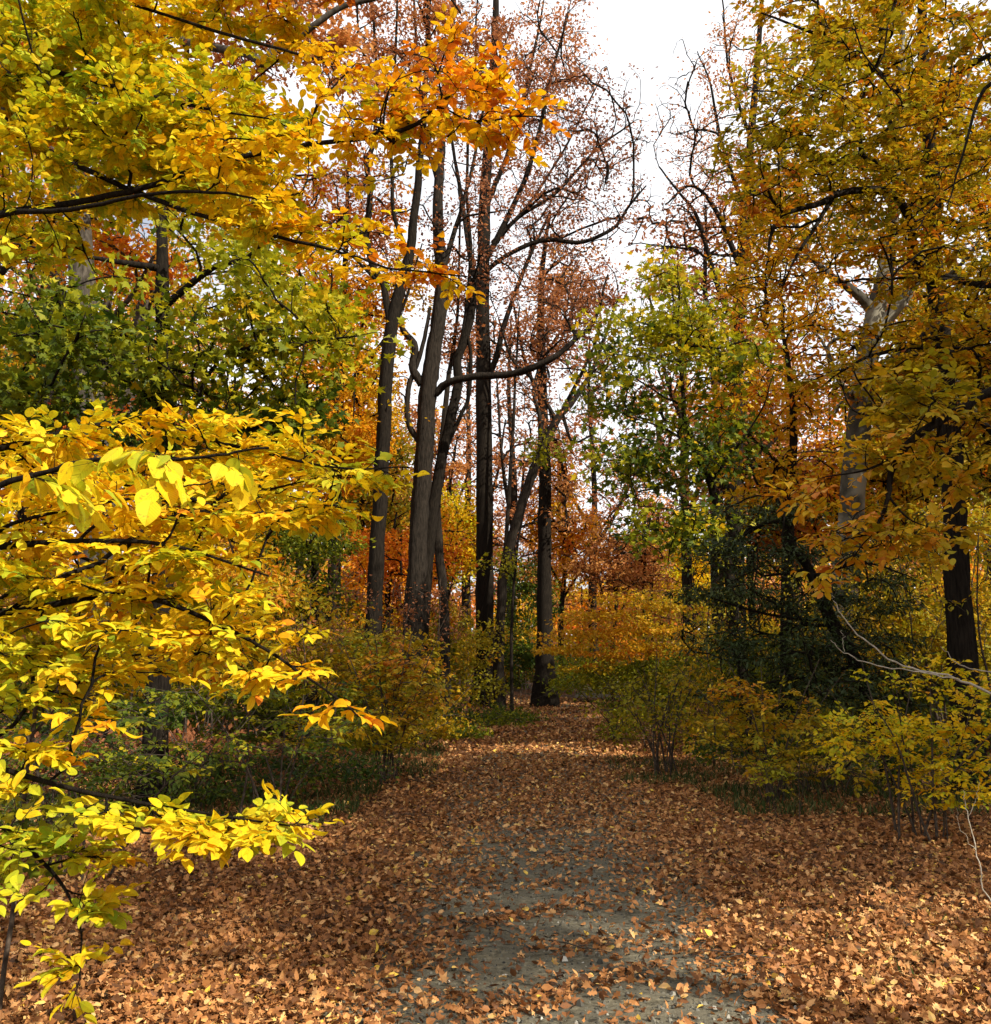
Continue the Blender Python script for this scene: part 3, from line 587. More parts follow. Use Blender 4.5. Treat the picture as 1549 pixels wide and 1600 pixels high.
make_plant("oak_tree", "slender dark trunk rising from behind the thick grey one and leaning right", "tree", gc,
    [[(652, None, 28, 0.224), (664, 900, 28, 0.192), (676, 800, 28, 0.176), (690, 720, 28, 0.160), (705, 650, 28, 0.152), (716, 600, 28, 0.136), (716, 560, 28, 0.128), (735, 500, 28, 0.120), (745, 430, 28, 0.104), (778, 370, 28, 0.088), (830, 250, 28, 0.072), (860, 120, 28, 0.048), (890, 20, 28, 0.024)],
     [(697, 700, 28, 0.072), (720, 650, 28, 0.064), (732, 620, 28, 0.064), (736, 560, 28, 0.056), (730, 520, 28, 0.048)],
     [(742, 440, 28, 0.080), (790, 400, 28, 0.072), (850, 375, 28, 0.072), (910, 378, 28, 0.064), (960, 355, 28, 0.056), (985, 320, 28, 0.040), (1010, 290, 28, 0.024)],
     [(770, 380, 28, 0.080), (810, 340, 28, 0.064), (870, 300, 28, 0.056), (930, 235, 28, 0.040), (990, 190, 28, 0.024)],
     [(720, 560, 28, 0.072), (735, 400, 28, 0.064), (730, 280, 28, 0.048), (742, 100, 28, 0.040), (748, -40, 28, 0.024)]],
    [Bl(975, 210, 28, 60, 120, 2, 60, .4, .12, .07), Bl(1000, 330, 28, 40, 50, 1.5, 40, .4, .12, .05), Bl(880, 200, 28, 110, 110, 3, 243, 0.35, 0.14, 0.675), Bl(900, 330, 28, 110, 60, 3, 162, 0.3, 0.12, 0.54), Bl(950, 250, 28, 80, 80, 2.5, 121, 0.4, 0.12, 0.225), Bl(850, 60, 28, 90, 80, 3, 121, 0.7, 0.12, 0.36), Bl(780, 440, 28, 90, 60, 2.5, 81, 0.35, 0.14, 0.45)],
    'rust', 'bark_dark', 33, .12, KITE, rtip=.008, free=.55)
make_plant("slim_tree", "thin grey trunk standing right of the thick grey trunk", "tree", gc,
    [[(697, None, 30, .17), (694, 960, 30, .155), (686, 850, 30, .14), (682, 790, 30, .13), (690, 700, 30, .11), (700, 600, 30, .08), (715, 480, 30, .05), (720, 300, 30, .03)]],
    [Bl(705, 480, 30, 50, 120, 2, 60, .6, .12, .5)],
    'rust', 'bark', 34, .14, KITE, rtip=.011, free=.6)
make_plant("tulip_tree", "tallest straight dark trunk close beside the path", "tree", gc,
    [[(757, None, 36, .38), (758, 1000, 36, .33), (757, 850, 36, .32), (756, 600, 36, .29), (754, 450, 36, .26), (758, 300, 36, .22), (768, 150, 36, .16), (775, 0, 36, .12), (780, -150, 36, .06)],
     [(756, 600, 36, .14), (775, 560, 36, .12), (790, 500, 36, .10), (820, 420, 36, .08), (860, 330, 36, .05)],
     [(754, 480, 36, .13), (735, 400, 36, .10), (720, 300, 36, .08), (700, 180, 36, .05)],
     [(757, 330, 36, .12), (800, 220, 36, .08), (830, 100, 36, .06), (850, 0, 36, .03)],
     [(757, 400, 36, .10), (790, 360, 36, .08), (840, 300, 36, .06), (900, 200, 36, .04), (940, 120, 36, .03)]],
    [Bl(790, 160, 36, 120, 150, 3.5, 256, 0.55, 0.14, 0.63), Bl(850, 350, 36, 80, 80, 3, 121, 0.5, 0.14, 0.45), Bl(880, 100, 36, 70, 90, 3, 108, 0.75, 0.1, 0.315)],
    'rust', 'bark_dark', 35, .14, KITE, rtip=.010, free=.6)
make_plant("slim_tree", "slanting trunk with a sunlit pale foot, beside the tallest dark trunk", "tree", gc,
    [[(779, None, 35, 0.204), (781, 1000, 35, 0.170), (787, 900, 35, 0.170), (800, 840, 35, 0.170), (822, 770, 35, 0.170), (840, 720, 35, 0.170), (868, 660, 35, 0.145), (900, 620, 35, 0.111), (930, 570, 35, 0.076), (960, 480, 35, 0.043)],
     [(842, 715, 35, 0.102), (845, 660, 35, 0.085), (835, 610, 35, 0.068), (850, 540, 35, 0.051), (870, 450, 35, 0.043), (900, 400, 35, 0.025)],
     [(868, 655, 35, 0.085), (850, 620, 35, 0.076), (830, 590, 35, 0.068), (800, 560, 35, 0.051), (780, 500, 35, 0.034)],
     [(880, 650, 35, 0.076), (895, 690, 34.5, 0.051), (925, 680, 34.3, 0.034)],
     [(787, 900, 35, 0.085), (800, 700, 35, 0.068), (806, 600, 35, 0.051), (812, 480, 35, 0.034)]],
    [Bl(860, 500, 35, 90, 100, 3, 175, 0.55, 0.16, 0.63), Bl(930, 450, 35, 60, 60, 2, 67, 0.7, 0.14, 0.63), Bl(840, 640, 35, 80, 60, 3, 81, 0.6, 0.14, 0.36)],
    'rust', 'bark', 36, .14, KITE, rtip=.010, free=.6)
make_plant("oak_tree", "stout dark trunk standing alone where the path bends", "tree", gc,
    [[(852, None, 38, .40), (852, 1000, 38, .31), (851, 880, 38, .28), (852, 750, 38, .26), (848, 620, 38, .2), (845, 500, 38, .16), (850, 400, 38, .1), (860, 330, 38, .06)],
     [(851, 700, 38, .12), (880, 640, 38, .10), (920, 560, 38, .06), (940, 500, 38, .04)], [(850, 640, 38, .1), (820, 560, 38, .07), (800, 460, 38, .04)]],
    [Bl(880, 440, 38, 80, 80, 3, 148, 0.8, 0.14, 0.81), Bl(850, 560, 38, 80, 70, 3, 108, 0.7, 0.14, 0.54), Bl(870, 760, 38, 40, 100, 2, 67, 0.85, 0.1, 0.63)],
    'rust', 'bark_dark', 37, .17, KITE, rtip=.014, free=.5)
make_plant("slim_tree", "young tree with a few fresh lime green leaves between the centre trunks", "tree", None,
    [[(800, None, 32, .06), (800, 960, 32, .05), (810, 850, 32, .04), (830, 750, 32, .03), (850, 680, 32, .015)]],
    [Bl(845, 700, 32, 45, 30, 1, 20, .68, .06, .6), Bl(790, 880, 32, 55, 20, 1, 16, .66, .06, .7)],
    'green', 'bark', 38, .14, MAPLE, rtip=.01)

# ------------------------------------------------------------------ right side
make_plant("maple_tree", "young maple, green below and yellow on top, right of the path", "tree", None,
    [[(1165, None, 17, .10), (1155, 1000, 17, .095), (1142, 920, 17, .09), (1130, 840, 17, .085), (1112, 760, 17, .07), (1085, 700, 17, .055), (1070, 640, 17, .04), (1060, 540, 17, .025), (1050, 450, 17, .012)],
     [(1110, 755, 17, .03), (1150, 700, 16.8, .025), (1190, 640, 16.6, .015), (1210, 580, 16.5, .008)], [(1085, 700, 17, .03), (1040, 670, 16.8, .02), (980, 650, 16.6, .01)],
     [(1130, 840, 17, .03), (1060, 800, 16.7, .02), (990, 790, 16.5, .01)]],
    [Bl(1050, 500, 17, 90, 80, 1.6, 110, 0.64, 0.15, 1.5), Bl(990, 600, 17, 110, 60, 1.6, 100, 0.51, 0.2, 1.1), Bl(1130, 560, 17, 90, 70, 1.5, 80, 0.58, 0.2, 1.1), Bl(1000, 720, 16.8, 120, 60, 1.6, 110, 0.36, 0.2, 1.3),
     Bl(1110, 700, 17, 100, 70, 1.5, 90, 0.41, 0.22, 1), Bl(1070, 830, 16.8, 110, 60, 1.5, 90, 0.38, 0.22, 1.1), Bl(960, 520, 17, 60, 40, 1, 40, 0.66, 0.16, 0.9), Bl(1040, 430, 17, 40, 40, 0.8, 20, 0.74, 0.13, 1)],
    'green', 'bark_dark', 41, .13, MAPLE, rtip=.006)
make_plant("maple_tree", "orange red leaved maple between the green maple and the mottled trunk", "tree", "orange maples among the trunks",
    [[(1225, None, 20, .13), (1230, 900, 20, .12), (1235, 760, 20, .1), (1240, 640, 20, .07), (1225, 520, 20, .04), (1220, 420, 20, .02)],
     [(1235, 740, 20, .05), (1170, 680, 19.6, .03), (1120, 630, 19.4, .015)], [(1238, 700, 20, .05), (1190, 760, 19.5, .03), (1165, 700, 19.5, .02)]],
    [Bl(1200, 620, 19.7, 120, 60, 1.8, 120, 0.46, 0.14, 1.445), Bl(1230, 510, 20, 90, 80, 1.8, 90, 0.35, 0.16, 1.02), Bl(1120, 640, 19.5, 70, 40, 1.2, 40, 0.55, 0.14, 1.02), Bl(1220, 740, 19.6, 100, 50, 1.5, 60, 0.3, 0.16, 1.19), Bl(1180, 430, 20, 70, 60, 1.5, 50, 0.25, 0.16, 0.85)],
    'orange', 'bark_dark', 42, .14, KITE, rtip=.007)
make_plant("sycamore_tree", "big pale mottled trunk forking among golden leaves on the right", "tree", None,
    [[(1310, None, 23, 0.360), (1318, 950, 23, 0.317), (1328, 820, 23, 0.302), (1338, 700, 23, 0.288), (1352, 580, 23, 0.274), (1366, 500, 23, 0.245), (1385, 420, 23, 0.194), (1396, 340, 23, 0.144), (1404, 220, 23, 0.108), (1410, 60, 23, 0.072), (1412, -80, 23, 0.036)],
     [(1368, 520, 23, 0.158), (1410, 470, 22.8, 0.144), (1430, 430, 22.7, 0.122), (1460, 330, 22.6, 0.086), (1500, 200, 22.5, 0.058), (1520, 60, 22.4, 0.036)],
     [(1360, 480, 23, 0.144), (1335, 455, 22.8, 0.115), (1300, 432, 22.6, 0.094), (1275, 410, 22.4, 0.072), (1262, 395, 22.4, 0.058), (1240, 330, 22.2, 0.036), (1220, 240, 22.2, 0.022)],
     [(1396, 330, 23, 0.072), (1340, 220, 23, 0.050), (1300, 90, 23, 0.036), (1270, -40, 23, 0.022)], [(1345, 640, 23, 0.086), (1310, 590, 22.6, 0.065), (1295, 540, 22.4, 0.043), (1330, 520, 22.2, 0.029)]],
    [Bl(1250, 400, 22, 130, 90, 2.5, 130, .65, .13, 1.2), Bl(1400, 250, 23, 170, 150, 3, 180, .6, .13, 1.1), Bl(1300, 90, 23, 120, 100, 3, 100, .55, .12, .9), Bl(1480, 450, 23, 100, 100, 2.5, 90, .55, .13, 1.1), Bl(1420, 620, 22.5, 130, 70, 2, 80, .5, .12, 1)],
    'olive', 'bark_mottled', 43, .15, KITE, rtip=.012, free=.5)
make_plant("beech_tree", "golden beech behind the mottled trunk filling the upper right corner", "tree", None,
    [[(1600, None, 26, .3), (1590, 700, 26, .25), (1570, 400, 26, .2), (1560, 100, 26, .12), (1550, -100, 26, .06)], [(1585, 600, 26, .12), (1500, 480, 25.5, .08), (1420, 400, 25, .04)], [(1570, 400, 26, .12), (1480, 250, 25.5, .08), (1400, 100, 25, .04)]],
    [Bl(1500, 300, 25.5, 130, 90, 3, 110, .5, .14, 1.1), Bl(1450, 120, 25.5, 150, 90, 3, 100, .55, .14, 1.0), Bl(1470, 560, 25.5, 130, 90, 3, 110, .55, .14, 1.2), Bl(1290, 560, 25.5, 110, 100, 3, 80, .75, .12, 1.0), Bl(1520, 750, 25, 100, 90, 3, 90, .4, .14, 1.2), Bl(1200, 300, 25.5, 80, 90, 2, 50, .8, .12, .6)],
    'olive', 'bark_dark', 47, .15, KITE, rtip=.012)
make_plant("oak_tree", "tall bare topped oak with pinkish remnant leaves at the right side of the sky gap", "tree", "russet oaks over the wood",
    [[(1150, None, 34, .34), (1148, 850, 34, .3), (1150, 600, 34, .25), (1160, 400, 34, .2), (1175, 200, 34, .14), (1190, 0, 34, .08), (1195, -120, 34, .04)],
     [(1152, 520, 34, .12), (1120, 440, 34, .1), (1090, 340, 34, .07), (1060, 300, 34, .05), (1030, 260, 34, .03)], [(1158, 420, 34, .12), (1120, 330, 34, .09), (1080, 290, 34, .06), (1040, 320, 34, .03)],
     [(1165, 330, 34, .1), (1130, 230, 34, .07), (1110, 130, 34, .04), (1090, 80, 34, .02)], [(1175, 220, 34, .08), (1140, 110, 34, .05), (1130, 0, 34, .03), (1110, -60, 34, .02)], [(1160, 400, 34, .1), (1230, 280, 34, .07), (1270, 150, 34, .04)]],
    [Bl(1060, 180, 34, 45, 130, 2.5, 90, .75, .14, .06), Bl(1110, 260, 34, 70, 120, 2.5, 190, .75, .14, .34), Bl(1150, 90, 34, 70, 100, 2.5, 110, .8, .12, .34), Bl(1075, 330, 34, 55, 70, 2, 70, .6, .12, .2), Bl(1190, 300, 34, 80, 120, 2.5, 80, .85, .12, .6), Bl(1120, 480, 34, 60, 60, 2, 50, .8, .12, .5)],
    'rust', 'bark_dark', 48, .13, KITE, rtip=.010, free=.5)
make_plant("hornbeam_tree", "dark trunk at the right carrying a wide canopy of olive yellow leaves", "tree", None,
    [[(1500, None, 12.5, .17), (1500, 950, 12.5, .155), (1490, 780, 12.5, .14), (1482, 640, 12.5, .135), (1470, 520, 12.5, .13), (1462, 420, 12.5, .12), (1455, 250, 12.5, .09), (1445, 80, 12.4, .07), (1440, -120, 12.4, .04)],
     [(1466, 450, 12.5, .07), (1430, 400, 12, .06), (1425, 350, 11.6, .055), (1400, 306, 11.2, .05), (1370, 297, 10.8, .045), (1320, 300, 10.5, .04), (1280, 318, 10.2, .035), (1220, 337, 10, .025), (1200, 400, 9.8, .014), (1195, 470, 9.7, .006)],
     [(1300, 312, 10.4, .03), (1270, 360, 10.2, .022), (1240, 410, 10, .016), (1215, 470, 9.9, .006)],
     [(1460, 330, 12.5, .06), (1390, 270, 11.5, .045), (1350, 240, 11, .035), (1330, 180, 10.7, .02), (1270, 150, 10.3, .012), (1170, 140, 10, .006)],
     [(1455, 200, 12.5, .06), (1380, 120, 11.5, .04), (1290, 60, 10.8, .025), (1190, 20, 10.3, .01)],
     [(1462, 430, 12.5, .06), (1510, 440, 11.5, .05), (1560, 445, 10.8, .04), (1650, 430, 10.4, .02)],
     [(1470, 500, 12.5, .05), (1420, 540, 11.2, .03), (1350, 560, 10.6, .018), (1290, 600, 10.2, .007)],
     [(1450, 150, 12.5, .05), (1520, 100, 11.2, .035), (1600, 60, 10.6, .02)]],
    [Bl(1230, 190, 10.4, 126, 103, 1.68, 195, 0.47, 0.13, 1.186), Bl(1360, 120, 10.9, 161, 126, 2.1, 225, 0.49, 0.14, 1.186), Bl(1300, 270, 10.4, 161, 69, 1.68, 165, 0.45, 0.13, 1.186), Bl(1190, 330, 10, 92, 69, 1.12, 90, 0.59, 0.14, 0.874),
     Bl(1420, 280, 10.9, 126, 103, 1.82, 150, 0.47, 0.14, 0.998), Bl(1500, 180, 11.2, 114, 161, 2.1, 165, 0.51, 0.14, 0.936), Bl(1210, 440, 9.9, 103, 57, 1.12, 90, 0.69, 0.14, 0.749), Bl(1390, 380, 10.4, 126, 46, 1.26, 75, 0.59, 0.14, 0.811),
     Bl(1480, 400, 10.8, 103, 69, 1.4, 90, 0.53, 0.14, 0.811), Bl(1400, 560, 10.6, 172, 46, 1.26, 135, 0.45, 0.12, 1.061), Bl(1500, 500, 10.6, 92, 46, 1.12, 60, 0.53, 0.14, 0.874), Bl(1460, 640, 10.6, 138, 46, 1.26, 90, 0.49, 0.14, 0.874),
     Bl(1340, 10, 10.8, 206, 57, 1.82, 120, 0.51, 0.14, 0.874), Bl(1420, -120, 11, 299, 92, 2.1, 90, 0.49, 0.14, 0.624), Bl(1640, 300, 11, 92, 345, 2.1, 90, 0.49, 0.14, 0.624)],
    'olive', 'bark_dark', 44, .092, BEECH, 'spray', rtip=.0040, up=.05, free=.5, droop=.1, dens=2.2, layer=.45)
make_plant("beech_tree", "beech outside the view whose arching bough with orange leaves hangs in from the right", "tree", None,
    [[(1900, None, 7.0, .15), (1880, 800, 7.0, .13), (1840, 450, 7.0, .1), (1820, 100, 7, .07), (1810, -200, 7, .04)],
     [(1850, 520, 7.0, .06), (1650, 570, 6.8, .045), (1549, 612, 6.7, .036), (1490, 645, 6.6, .032), (1430, 685, 6.5, .028), (1396, 730, 6.45, .024), (1386, 780, 6.4, .016), (1370, 830, 6.4, .008)],
     [(1400, 715, 6.46, .012), (1350, 735, 6.3, .008), (1290, 745, 6.2, .004)], [(1388, 775, 6.4, .01), (1420, 810, 6.3, .006), (1470, 830, 6.2, .003)],
     [(1830, 300, 7, .05), (1640, 200, 6.9, .03), (1549, 130, 6.8, .016), (1500, 260, 6.7, .008), (1480, 330, 6.7, .004)]],
    [Bl(1440, 620, 6.5, 110, 45, .5, 36, .46, .09, 1.6), Bl(1400, 700, 6.4, 110, 45, .5, 34, .52, .08, 1.4), Bl(1330, 830, 6.35, 80, 55, .4, 24, .60, .09, 1.0), Bl(1450, 840, 6.3, 90, 45, .4, 26, .55, .08, 1.4), Bl(1270, 770, 6.2, 55, 45, .3, 10, .62, .09, .8), Bl(1290, 900, 6.2, 60, 25, .3, 6, .66, .08, .7),
     Bl(1500, 730, 6.5, 70, 40, .5, 16, .5, .08, 1.2), Bl(1500, 60, 6.8, 50, 60, .4, 12, .6, .1, .9), Bl(1700, 350, 6.9, 120, 350, .7, 60, .5, .1, 1)],
    'olive', 'bark_dark', 45, .074, BEECH_HI, 'spray', rtip=.0028, up=.03, free=.5)
make_plant("hemlock_tree", "dark drooping hemlock in deep shade right of the path", "tree", None,
    [[(1392, None, 13.5, .12), (1378, 1150, 13.5, .11), (1340, 1040, 13.5, .10), (1300, 970, 13.5, .09), (1270, 900, 13.5, .07), (1240, 850, 13.5, .05), (1215, 780, 13.5, .03)],
     [(1300, 970, 13.5, .03), (1200, 960, 13.2, .02), (1100, 930, 13, .01)], [(1270, 900, 13.5, .03), (1350, 880, 13.2, .02), (1420, 900, 13, .01)], [(1340, 1040, 13.5, .03), (1240, 1060, 13, .02), (1120, 1080, 12.8, .01)], [(1350, 1060, 13.5, .03), (1440, 1060, 13.2, .02), (1500, 1090, 13, .01)]],
    [Bl(1210, 900, 14.3, 150, 60, 1, 110, 0.4, 0.14, 0.62), Bl(1290, 1020, 14.3, 150, 70, 1, 110, 0.4, 0.14, 0.744), Bl(1130, 1000, 14, 90, 50, 1, 60, 0.4, 0.14, 0.62), Bl(1210, 800, 13.5, 90, 28, 1, 60, 0.6, 0.14, 0.93), Bl(1170, 860, 13.3, 110, 24, 1.1, 60, 0.5, 0.14, 0.868), Bl(1130, 930, 13.2, 100, 24, 1.1, 60, 0.55, 0.14, 1.054), Bl(1300, 860, 13.4, 90, 34, 1, 50, 0.6, 0.14, 0.806), Bl(1250, 950, 13.3, 110, 36, 1.1, 70, 0.5, 0.14, 1.054),
     Bl(1370, 930, 13.3, 90, 45, 1, 50, 0.6, 0.14, 0.93), Bl(1200, 1010, 13, 110, 35, 1.2, 80, 0.5, 0.14, 1.24), Bl(1330, 1020, 13, 110, 40, 1.2, 80, 0.45, 0.14, 1.24), Bl(1250, 1080, 13, 160, 40, 1.2, 110, 0.45, 0.14, 1.364), Bl(1400, 1090, 13, 80, 40, 1, 50, 0.5, 0.14, 0.992), Bl(1420, 860, 13.4, 60, 60, 1, 30, 0.7, 0.14, 0.62)],
    'conifer', 'bark_dark', 46, .085, NEEDLE, rtip=.005, up=-.02, flat=.2, droop=.35, lowpen=.1, dens=2.5)

def shrub(name, label, group, px, Y, nst, hpx, spread, blobs, leafmat, seed, size, tpl=KITE, bark='twig', mode='cluster', r=.02, **kw):
    rg = np.random.default_rng(seed + 900); st = []
    for i in range(nst):
        dx = (i / (max(nst - 1, 1)) - .5) * 2 * spread * rg.uniform(.7, 1.1); h = hpx * rg.uniform(.75, 1.1)
        b = P(px, HOR, Y); zb = float(ground(b[0], Y)); bx = b[0] + rg.normal() * .16; by = Y + rg.normal() * .16; r_ = r * rg.uniform(.35, .8)
        m = Y / F
        if i == 0: bx, by = b[0], Y
        dy = rg.normal() * spread * .4 * m
        st.append([('w', bx, by, zb - .12, r_), ('w', bx + dx * m * .2 + rg.normal() * .04, by + dy * .2, zb + h * m * .33, r_ * .8), ('w', bx + dx * m * .55, by + dy * .6, zb + h * m * .68, r_ * .55), ('w', bx + dx * m, by + dy, zb + h * m, r_ * .25)])
    return make_plant(name, label, "shrub", group, st, blobs, leafmat, bark, seed, size, tpl, mode, flare=False, part_names=('stem', 'stem'), crown_name='foliage', free=.3, **kw)

gs = "shrubs edging the clearing"
shrub("shrub", "many stemmed bare footed shrub with sparse gold leaves right of the path", gs, 1035, 14.2, 12, 190, 110,
    [Bl(1030, 1090, 14.2, 110, 50, 1.0, 120, .40, .1, .6), Bl(1000, 1130, 14.2, 80, 40, .8, 50, .3, .1, .5), Bl(1100, 1070, 14.2, 50, 40, .8, 40, .45, .1, .6)], 'olive', 51, .07, r=.025, rtip=.004)
shrub("shrub", "wide golden spray of a shrub reaching out over the path bend", gs, 1020, 19, 7, 210, 150,
    [Bl(990, 935, 19, 70, 14, 0.9, 50, 0.6, 0.07, 0.805), Bl(950, 965, 19, 90, 15, 1, 60, 0.6, 0.07, 1.265), Bl(1040, 950, 19.5, 60, 10, 0.9, 40, 0.65, 0.1, 1.035), Bl(915, 992, 19, 90, 13, 1.1, 60, 0.6, 0.07, 0.92), Bl(1010, 985, 19, 80, 8, 1.1, 50, 0.64, 0.08, 1.15), Bl(865, 1015, 19, 50, 6, 0.6, 26, 0.62, 0.06, 1.15), Bl(960, 1020, 19, 90, 8, 1, 50, 0.6, 0.1, 1.035), Bl(1040, 1010, 19, 60, 10, 1, 30, 0.6, 0.1, 0.92), Bl(930, 1045, 19, 60, 8, 1, 20, 0.5, 0.1, 0.805)], 'olive', 52, .08, r=.014, rtip=.004, flat=.16, dens=1.7)
shrub("shrub", "low green shrub beside the path behind the bare footed shrub", gs, 960, 20, 6, 110, 90,
    [Bl(950, 1060, 20, 110, 30, 1.2, 100, .5, .1, 1.7), Bl(1060, 1050, 20, 100, 40, 1.2, 80, .45, .12, 1.6), Bl(1000, 1100, 20, 100, 30, 1.2, 70, .45, .12, 1.5), Bl(970, 1140, 20, 30, 15, .5, 16, .55, .05, 1.6)], 'green', 53, .09, rtip=.004, flat=.35)
shrub("shrub", "yellow leaved shrub with arching sprays in front of the hemlock", gs, 1190, 11.4, 9, 200, 130,
    [Bl(1180, 1090, 11.4, 70, 30, .7, 40, .55, .1, 1.2), Bl(1240, 1140, 11.4, 110, 50, .9, 80, .42, .1, 1.0), Bl(1160, 1160, 11.4, 80, 50, .8, 50, .42, .1, .9), Bl(1150, 1070, 11.3, 40, 20, .4, 14, .7, .06, 1.1), Bl(1300, 1190, 11.4, 90, 40, .8, 50, .38, .1, .8)], 'olive', 54, .07, BEECH, rtip=.003, mode='spray')
shrub("shrub", "bright yellow leaved shrub at the right edge of the clearing", gs, 1420, 9.4, 10, 240, 150,
    [Bl(1440, 1170, 9.4, 100, 45, .7, 60, .46, .07, 1.4), Bl(1470, 1230, 9.2, 90, 35, .6, 44, .48, .07, 1.4), Bl(1380, 1130, 9.5, 80, 50, .6, 36, .46, .08, 1.0), Bl(1520, 1130, 9.3, 60, 60, .6, 36, .46, .08, 1.2), Bl(1330, 1160, 9.5, 60, 60, .6, 26, .4, .08, .9), Bl(1440, 1060, 9.5, 90, 40, .6, 26, .42, .08, .7)], 'yellow', 55, .065, BEECH, rtip=.0028, mode='spray')
shrub("shrub", "small green sprig of a shrub rising from the leaf litter", gs, 1205, 10.4, 5, 90, 30,
    [Bl(1205, 1210, 10.4, 28, 38, .25, 26, .7, .07, 1.3)], 'green', 56, .06, BEECH, rtip=.002, r=.007, mode='spray')
shrub("shrub", "tall tangled shrub of dull yellow leaves behind the right edge", gs, 1480, 15.5, 12, 420, 150,
    [Bl(1440, 930, 15.5, 110, 90, 1.5, 130, .48, .12, 1.5), Bl(1500, 1020, 15.5, 90, 80, 1.4, 90, .42, .12, 1.5), Bl(1500, 830, 15.5, 80, 70, 1.3, 60, .45, .1, 1.2), Bl(1400, 1000, 16, 90, 70, 1.2, 70, .5, .12, 1.3)], 'olive', 57, .10, KITE, rtip=.005, r=.03)
shrub("shrub", "tall shrub of orange and olive leaves on the left side of the path", gs, 600, 13.5, 9, 260, 110,
    [Bl(590, 1070, 13.5, 90, 45, 1.0, 90, .5, .12, 1.7), Bl(620, 1030, 13.8, 60, 30, .8, 40, .7, .08, 1.4), Bl(600, 1130, 13.3, 90, 35, .9, 70, .4, .1, 1.4), Bl(650, 1090, 13.3, 50, 40, .7, 36, .5, .1, 1.2), Bl(540, 1160, 13.2, 90, 35, .9, 50, .35, .1, 1.2), Bl(530, 1010, 13.8, 80, 50, .9, 50, .4, .12, 1.5)], 'olive', 58, .09, BEECH, rtip=.004, mode='spray')
shrub("shrub", "dark green leafy shrub under the drooping orange beech tip", gs, 430, 9.8, 8, 230, 150,
    [Bl(430, 1080, 10.2, 150, 22, 1.0, 60, .5, .16, .9), Bl(280, 1100, 9.8, 140, 22, 1.0, 60, .3, .2, 1.0), Bl(500, 1130, 10.4, 110, 22, 1.0, 60, .6, .16, .9), Bl(400, 1160, 9.6, 150, 20, .9, 50, .3, .2, .7), Bl(230, 1180, 9.4, 90, 24, .8, 30, .5, .18, .6)], 'green', 59, .07, BEECH, rtip=.003, mode='spray', layer=.22, dens=1.5)
shrub("shrub", "shaded green shrub low at the left edge behind the hanging sprays", gs, 130, 7.6, 8, 250, 160,
    [Bl(120, 1130, 7.6, 160, 36, .9, 70, .35, .2, 1.0), Bl(60, 1280, 7.2, 110, 50, .6, 50, .45, .16, 1.0), Bl(210, 1200, 7.8, 130, 36, .8, 40, .3, .16, .6)], 'green', 60, .07, BEECH, rtip=.003, mode='spray', layer=.2, dens=1.5)
shrub("shrub", "rusty brown leaved shrub in the shade behind the green ones", gs, 300, 12.5, 10, 190, 200,
    [Bl(220, 1180, 12.5, 180, 40, 1.2, 110, .35, .1, 1.2), Bl(420, 1190, 12.5, 140, 40, 1.1, 80, .35, .12, 1.2), Bl(60, 1180, 12.5, 150, 60, 1.2, 70, .4, .1, 1.2)], 'rust', 61, .09, KITE, rtip=.004)
shrub("shrub", "orange brown shrub glowing behind the yellow boughs at left", gs, 330, 14.5, 9, 330, 160,
    [Bl(330, 890, 14.5, 100, 60, 1.2, 80, .6, .12, 1.7), Bl(440, 960, 14.5, 110, 60, 1.2, 90, .55, .14, 1.7), Bl(480, 1040, 14.5, 100, 50, 1.2, 70, .45, .12, 1.7), Bl(330, 1030, 14.5, 140, 60, 1.2, 90, .4, .12, 1.6), Bl(120, 1010, 14.5, 150, 90, 1.2, 70, .4, .12, 1.4)], 'olive', 62, .10, KITE, rtip=.004)
shrub("shrub", "low dark bramble mound at the foot of the tallest trunks", gs, 770, 27, 9, 60, 110,
    [Bl(730, 1130, 26, 110, 28, 1.8, 120, .4, .14, 1.5), Bl(800, 1125, 28, 60, 20, 1.4, 60, .3, .14, 1.3), Bl(700, 1160, 22, 80, 22, 1.4, 70, .45, .12, 1.2)], 'green', 63, .10, KITE, rtip=.004)
shrub("holly_bush", "dark glossy green holly mass behind the pale footed trunk", gs, 815, 41, 6, 190, 60,
    [Bl(815, 930, 41, 55, 60, 2, 110, .3, .12, 2), Bl(815, 1020, 41, 55, 50, 2, 80, .2, .12, 2), Bl(900, 1050, 42, 60, 30, 2, 60, .4, .1, 1.4)], 'green', 64, .15, KITE, rtip=.008)
shrub("shrub", "olive leaved shrub between the left trunks and the path", gs, 720, 33, 8, 150, 110,
    [Bl(700, 1000, 33, 90, 60, 2, 110, .4, .14, 1.7), Bl(640, 1040, 33, 80, 40, 2, 70, .35, .14, 1.6), Bl(730, 1070, 33, 60, 40, 1.6, 60, .3, .12, 1.3)], 'olive', 65, .14, KITE, rtip=.006)
shrub("shrub", "low olive shrub in the shade behind the right clearing edge", gs, 1350, 17.5, 10, 130, 200,
    [Bl(1250, 1130, 17.5, 160, 40, 1.5, 110, .35, .12, 1.5), Bl(1420, 1130, 17.5, 140, 50, 1.5, 100, .35, .12, 1.5), Bl(1120, 1150, 18, 90, 30, 1.2, 60, .4, .12, 1.3)], 'olive', 66, .10, KITE, rtip=.004)
shrub("bare_shrub", "leafless pale twigged shrub arching over the right edge", None, 1560, 8.6, 1, 60, 10,
    [Bl(1600, 1110, 8.6, 20, 20, .2, 4, .45, .1, .2)], 'yellow', 67, .06, BEECH, bark='twig_pale', rtip=.002, r=.012)

